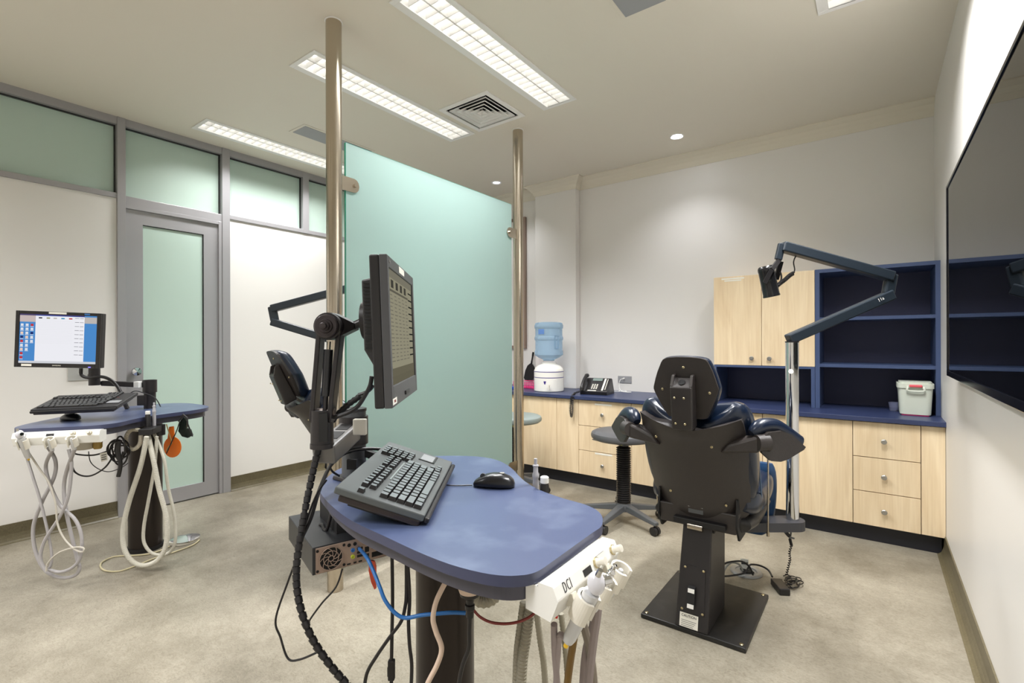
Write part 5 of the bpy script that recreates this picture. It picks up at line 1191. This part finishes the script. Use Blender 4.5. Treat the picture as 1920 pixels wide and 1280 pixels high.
# near mouse
def make_mouse(c, ang, label, s=1.0):
    t = thing('computer_mouse', label, 'mouse', c, ang, 'black computer mice')
    m = MB(); n = 24; rows = []
    prof = [(-.060, .010, .012), (-.056, .020, .022), (-.045, .027, .031), (-.025, .031, .038), (0, .0315, .0385), (.02, .029, .034), (.04, .024, .025), (.052, .017, .017), (.057, .008, .010)]
    for x, wd, h in prof:
        lo = []
        for k in range(n):
            a = 2*PI*k/n; cy = math.copysign(abs(math.cos(a))**.8, math.cos(a)); sz = math.sin(a)
            lo.append(V3((x*s, wd*cy*s, (max(0, sz)**.8*(h-.006)+.006 if sz > 0 else .001+.005*(1+sz))*s)))
        rows.append(lo)
    part('mouse_shell', loft(rows), MOUSE, t, W=False)
    part('scroll_wheel', MB().cyl((.03*s, -.003*s, .028*s), (.03*s, .003*s, .028*s), .008*s, n=16), CHARC, t, W=False)
    part('emblem', MB().cyl((-.025*s, 0, .0375*s), (-.025*s, 0, .0392*s), .007*s, n=16), LABELG, t, W=False)
    return t
cm = at(921, 913, Z=TZ); mdir = at(880, 906, Z=TZ)-at(950, 906, Z=TZ)
make_mouse(V3((cm.x, cm.y+.01, TZ)), math.atan2(mdir.y, mdir.x)+R(-8), 'black mouse on the near blue tabletop right of the keyboard', .98)
cable('mouse_lead', [V3((p.x, p.y, TZ+.003)) for p in (at(885, 911, Z=TZ), at(862, 912, Z=TZ), at(838, 911, Z=TZ), at(810, 905, Z=TZ), at(780, 895, Z=TZ))], .0017, BLACKP, 'thin lead running from the near mouse under the keyboard')
cm = at(131, 787, Z=TZ); make_mouse(V3((cm.x, cm.y, TZ)), R(200), 'black mouse at the left of the far blue tabletop', .95)
# far keyboard: corner pixels near-left, near-right, far-left
kl, kr, kfl = at(56, 768, D=2.42), at(219, 761, D=2.50), at(108, 741, D=2.62)
mk2 = MF(kl, kr-kl, kfl-kl)
make_keyboard(mk2, 'slim black keyboard hovering over the far blue tabletop', (kr-kl).length, (kfl-kl).length, True)

# ================================================================== computer under the near table
fl_, frn, bl_ = at(586, 1028, Z=.652), at(700, 1001, Z=.652), at(585, 958, Z=.652)
r_ = (frn-fl_); r_.z = 0; r_.normalize(); bk_ = V3((-r_.y, r_.x, 0))
mp_ = Matrix(((r_.x, bk_.x, 0, fl_.x), (r_.y, bk_.y, 0, fl_.y), (0, 0, 1, .652), (0, 0, 0, 1)))   # x along the rear panel, y into the case
t = thing('desktop_computer', 'black compact computer slung under the left of the near table', 'computer', M=mp_)
P = lambda n, m, mt, par=t, **k: part(n, m, mt, par, W=False, **k)
PW, PH, PD = .30, .074, .30
P('case', MB().box(0, PW, .002, PD, -PH, 0), mat('case_black', (36, 37, 39), .4), bevel=.002)
rp = P('rear_panel', MB().box(.008, PW-.004, -.002, .002, -PH+.003, -.003), PCGREY)
P('fan_opening', MB().cyl((.047, -.0022, -PH/2), (.047, -.0035, -PH/2), .031, n=32), DARKG, par=rp)
fg_ = MB()
for k in range(9):
    a0 = 2*PI*k/9; fg_.path([V3((.047+r*math.cos(a0+r*38), -.0045, -PH/2+r*math.sin(a0+r*38))) for r in (.006, .012, .018, .024, .0305)], .0011, 5)
for rr_ in (.0075, .020, .0305): fg_.path([V3((.047+rr_*math.cos(a), -.0045, -PH/2+rr_*math.sin(a))) for a in [2*PI*i/28 for i in range(29)]], .0012, 5)
P('fan_grille', fg_, PCGREY, par=rp)
for i, (x, z, mt) in enumerate(((.106, -.030, BLUEC), (.106, -.048, mat('lime_ring', (190, 200, 60), .4)))):
    P('audio_jack', MB().lathe([(.0055, 0), (.0055, .003), (.003, .003), (.003, .001), (0, .001)], (x, -.002, z), (0, -1, 0), 18), mt, par=rp)
for x0, x1, z0, z1 in ((.118, .134, -.034, -.027), (.118, .134, -.044, -.037), (.118, .134, -.054, -.047), (.09, .10, -.068, -.064), (.108, .116, -.068, -.064), (.122, .132, -.068, -.064), (.14, .152, -.06, -.05), (.14, .152, -.045, -.03), (.16, .2, -.064, -.050), (.16, .2, -.04, -.02)):
    P('port', MB().box(x0, x1, -.003, -.0018, z0, z1), DARKG, par=rp)
for x, z in ((.012, -.01), (.012, -.064), (.082, -.01), (.082, -.064), (.096, -.014), (.112, -.014)):
    P('round_hole', MB().cyl((x, -.0032, z), (x, -.0018, z), .0038 if x < .09 else .005, n=12), DARKG, par=rp)
P('mount_strap', MB().tube([(.06, .16, .002), (.063, .14, .006), (.06, .12, .004), (.064, .10, .006), (.075, .09, .06)], .005, 8), BLACKP)
P('hanger', MB().box(.08, .26, .06, .24, 0, .0585), BLACKM)
jk = mp_ @ V3((.124, -.003, -.03))
cable('network_cable', [jk, at(688, 1045, D=1.27), at(700, 1070, D=1.24), at(712, 1100, D=1.21), at(722, 1125, D=1.2), at(740, 1148, D=1.2), at(760, 1158, D=1.2), at(790, 1153, D=1.2), at(820, 1150, D=1.2), at(850, 1148, D=1.2), at(873, 1149, D=1.2)], .0048, BLUEC, 'bright blue network cable drooping from the computer under the near table', n=10)
cable('beige_cable', A_(1.16, (843, 1078), (828, 1105), (817, 1130), (812, 1160), (818, 1185), (828, 1215), (820, 1245), (800, 1285), (780, 1340)), .0062, BEIGEC, 'beige cable snaking down in front of the near pillar', n=10)
t = thing('black_power_cable', 'black power cable with inline connector hanging left of the near pillar', 'cable', at(735, 1070, D=1.25), group='black cables of the near table')
part('cable', MB().tube(A_(1.25, (735, 1040), (736, 1120), (735, 1180), (734, 1236)), .0045, 8).tube(A_(1.25, (734, 1270), (733, 1300), (733, 1360)), .0045, 8), BLACKP, t)
part('inline_connector', MB().bar(at(734, 1236, D=1.25), at(734, 1274, D=1.25), .017, .014, side=RT).bar(at(730, 1248, D=1.25), at(730, 1268, D=1.25), .01, .01, side=RT), BLACKP, t, bevel=.003)
cable('black_cable', A_(1.22, (762, 1050), (762, 1110), (760, 1135), (752, 1165), (730, 1195), (706, 1230), (688, 1262), (682, 1300)), .0045, BLACKP, 'black cable curving left below the near table front', group='black cables of the near table')
cable('black_cable', A_(1.22, (764, 1050), (768, 1120), (766, 1165), (768, 1210), (772, 1250), (769, 1320)), .0045, BLACKP, 'black cable hanging straight beside the near pillar', group='black cables of the near table')
t = thing('power_plug', 'black round plug under the near tabletop with glossy cord', 'plug', at(881, 1112, D=1.1))
q = at(881, 1108, D=1.1)
part('socket_cup', MB().lathe([(.0, .022), (.026, .022), (.026, .006), (.024, 0)], q, (0, 0, 1), 24), BEIGEC, t)
part('plug_body', MB().lathe([(.0, -.058), (.008, -.058), (.009, -.042), (.011, -.040), (.011, -.030), (.008, -.028), (.009, -.018), (.022, -.008), (.024, .004), (.022, .010), (0, .010)], q, (0, 0, 1), 24), BLACKP, t)
part('cord', MB().tube([q-V3((0, 0, .055))]+A_(1.1, (880, 1180), (879, 1215), (868, 1245), (860, 1285), (858, 1340)), .005, 10), BLACKP, t)
cable('red_cable', A_(1.12, (887, 1142), (900, 1156), (920, 1166), (945, 1169), (970, 1166), (990, 1158), (1002, 1149)), .0032, REDC, 'dark red thin cable sagging between plug and instrument box')
cable('ribbed_hose', A_(1.2, (890, 1122), (903, 1128), (918, 1126), (930, 1117)), .015, mat('ribbed_hose', (0, 0, 0)), 'short ribbed hose bend under the near tabletop edge', 'hose', 'ribbed suction hoses under the near table', ribbed=.009)
t = solo('orange_paddle', MB().prism([at(u, v, D=1.47) for u, v in ((692, 1050), (702, 1052), (705, 1062), (705, 1103), (702, 1105), (696, 1092), (691, 1070))], FW*.006), REDO, 'red-orange paddle edge hanging under the near tabletop', 'light shield', bevel=.0015)

# ================================================================== floor things by the chair
fc = at(1399, 1072, Z=0)
t = thing('floor_outlet', 'round grey floor outlet with its lid flipped open behind the chair base', 'floor outlet', fc)
part('ring', MB().lathe([(0, .003), (.05, .003), (.052, .008), (.068, .009), (.075, .005), (.077, .001)], fc, (0, 0, 1), 40), mat('grey_plate', (150, 150, 148), .4, metal=.3), t)
part('opening', MB().box(-.02, .03, -.025, .025, .004, .010, Matrix.Translation(fc) @ Matrix.Rotation(YAW, 4, 'Z')), DARKG, t)
hl = [at(u, v, Y=fc.y+.01) for u, v in ((1389, 1047), (1403, 1049), (1404, 1066), (1402, 1078), (1390, 1072))]
part('lid', MB().prism(hl, FW*.004), WHITEP, t, bevel=.001)
part('lid_latch', MB().prism([at(u, v, Y=fc.y+.005) for u, v in ((1390, 1053), (1402, 1054), (1402, 1058), (1390, 1057))], -FW*.001), CHARC, t)
cable('floor_cable', [at(u, v, Z=z) for u, v, z in ((1353, 1060, .08), (1365, 1054, .09), (1390, 1052, .09), (1405, 1062, .06), (1412, 1078, .02))], .0045, BLACKP, 'black cable arching from the chair column to the floor outlet', group='cables at the floor outlet')
cable('floor_cable', [at(u, v, Z=z) for u, v, z in ((1351, 1080, .02), (1370, 1079, .015), (1395, 1074, .03), (1403, 1064, .05), (1408, 1058, .06), (1425, 1060, .05), (1440, 1068, .04), (1448, 1081, .03))], .0045, BLACKP, 'black cable from the floor outlet over to the power brick', group='cables at the floor outlet')
cable('floor_cable', [at(u, v, Z=z) for u, v, z in ((1393, 1070, .03), (1385, 1057, .06), (1370, 1055, .07), (1358, 1068, .05), (1353, 1090, .03), (1352, 1110, .025), (1347, 1124, .025))], .0052, mat('grey_cord', (150, 150, 142), .5), 'grey cable looping from the outlet down to the base plate', group='cables at the floor outlet')
p0 = at(1452, 1092, Z=.012); p1 = at(1478, 1114, Z=.012); d = (at(1473, 1114, Z=0)-at(1450, 1087, Z=0)); d.normalize()
q = at(1463, 1106, Z=0)
MBK = Matrix.Translation(q) @ Matrix.Rotation(math.atan2(d.y, d.x), 4, 'Z')
t = thing('power_brick', 'black power brick on the floor right of the chair base, coiled lead rising', 'power adapter', M=MBK)
part('brick', MB().box(-.055, .055, -.024, .024, .001, .032), BLACKP, t, W=False, bevel=.004)
ring_pts = []
random.seed(5)
kn = MB()
for k in range(6):
    c = (1482+random.uniform(-7, 10), 1090+random.uniform(-6, 6)); rx, ry = random.uniform(7, 16), random.uniform(4, 10)
    kn.tube([at(c[0]+rx*math.cos(a), c[1]+ry*math.sin(a), Z=.006+.006*(k % 4)) for a in [2*PI*i/8+k for i in range(8)]], .0026, 6, 4)
part('lead_tangle', kn, BLACKP, t)
DP = 2.44
part('coiled_lead', MB().coil(A_(DP, (1474, 1078), (1478, 1062), (1481, 1048), (1480, 1036), (1484, 1022)), .0045, .0024, 13), BLACKP, t)
part('lead_plug', MB().cyl(at(1484, 1022, D=DP), at(1481, 1010, D=DP), .007).bar(at(1473, 997, D=DP), at(1480, 1005, D=DP), .016, .01, side=RT), BLACKM, t)
part('upper_lead', MB().tube([at(1481, 1010, D=DP), at(1483, 998, D=DP), at(1482, 985, D=2.38)], .004, 8).bar(at(1479, 1006, D=DP), at(1489, 1009, D=DP), .007, .007), CHARC, t)
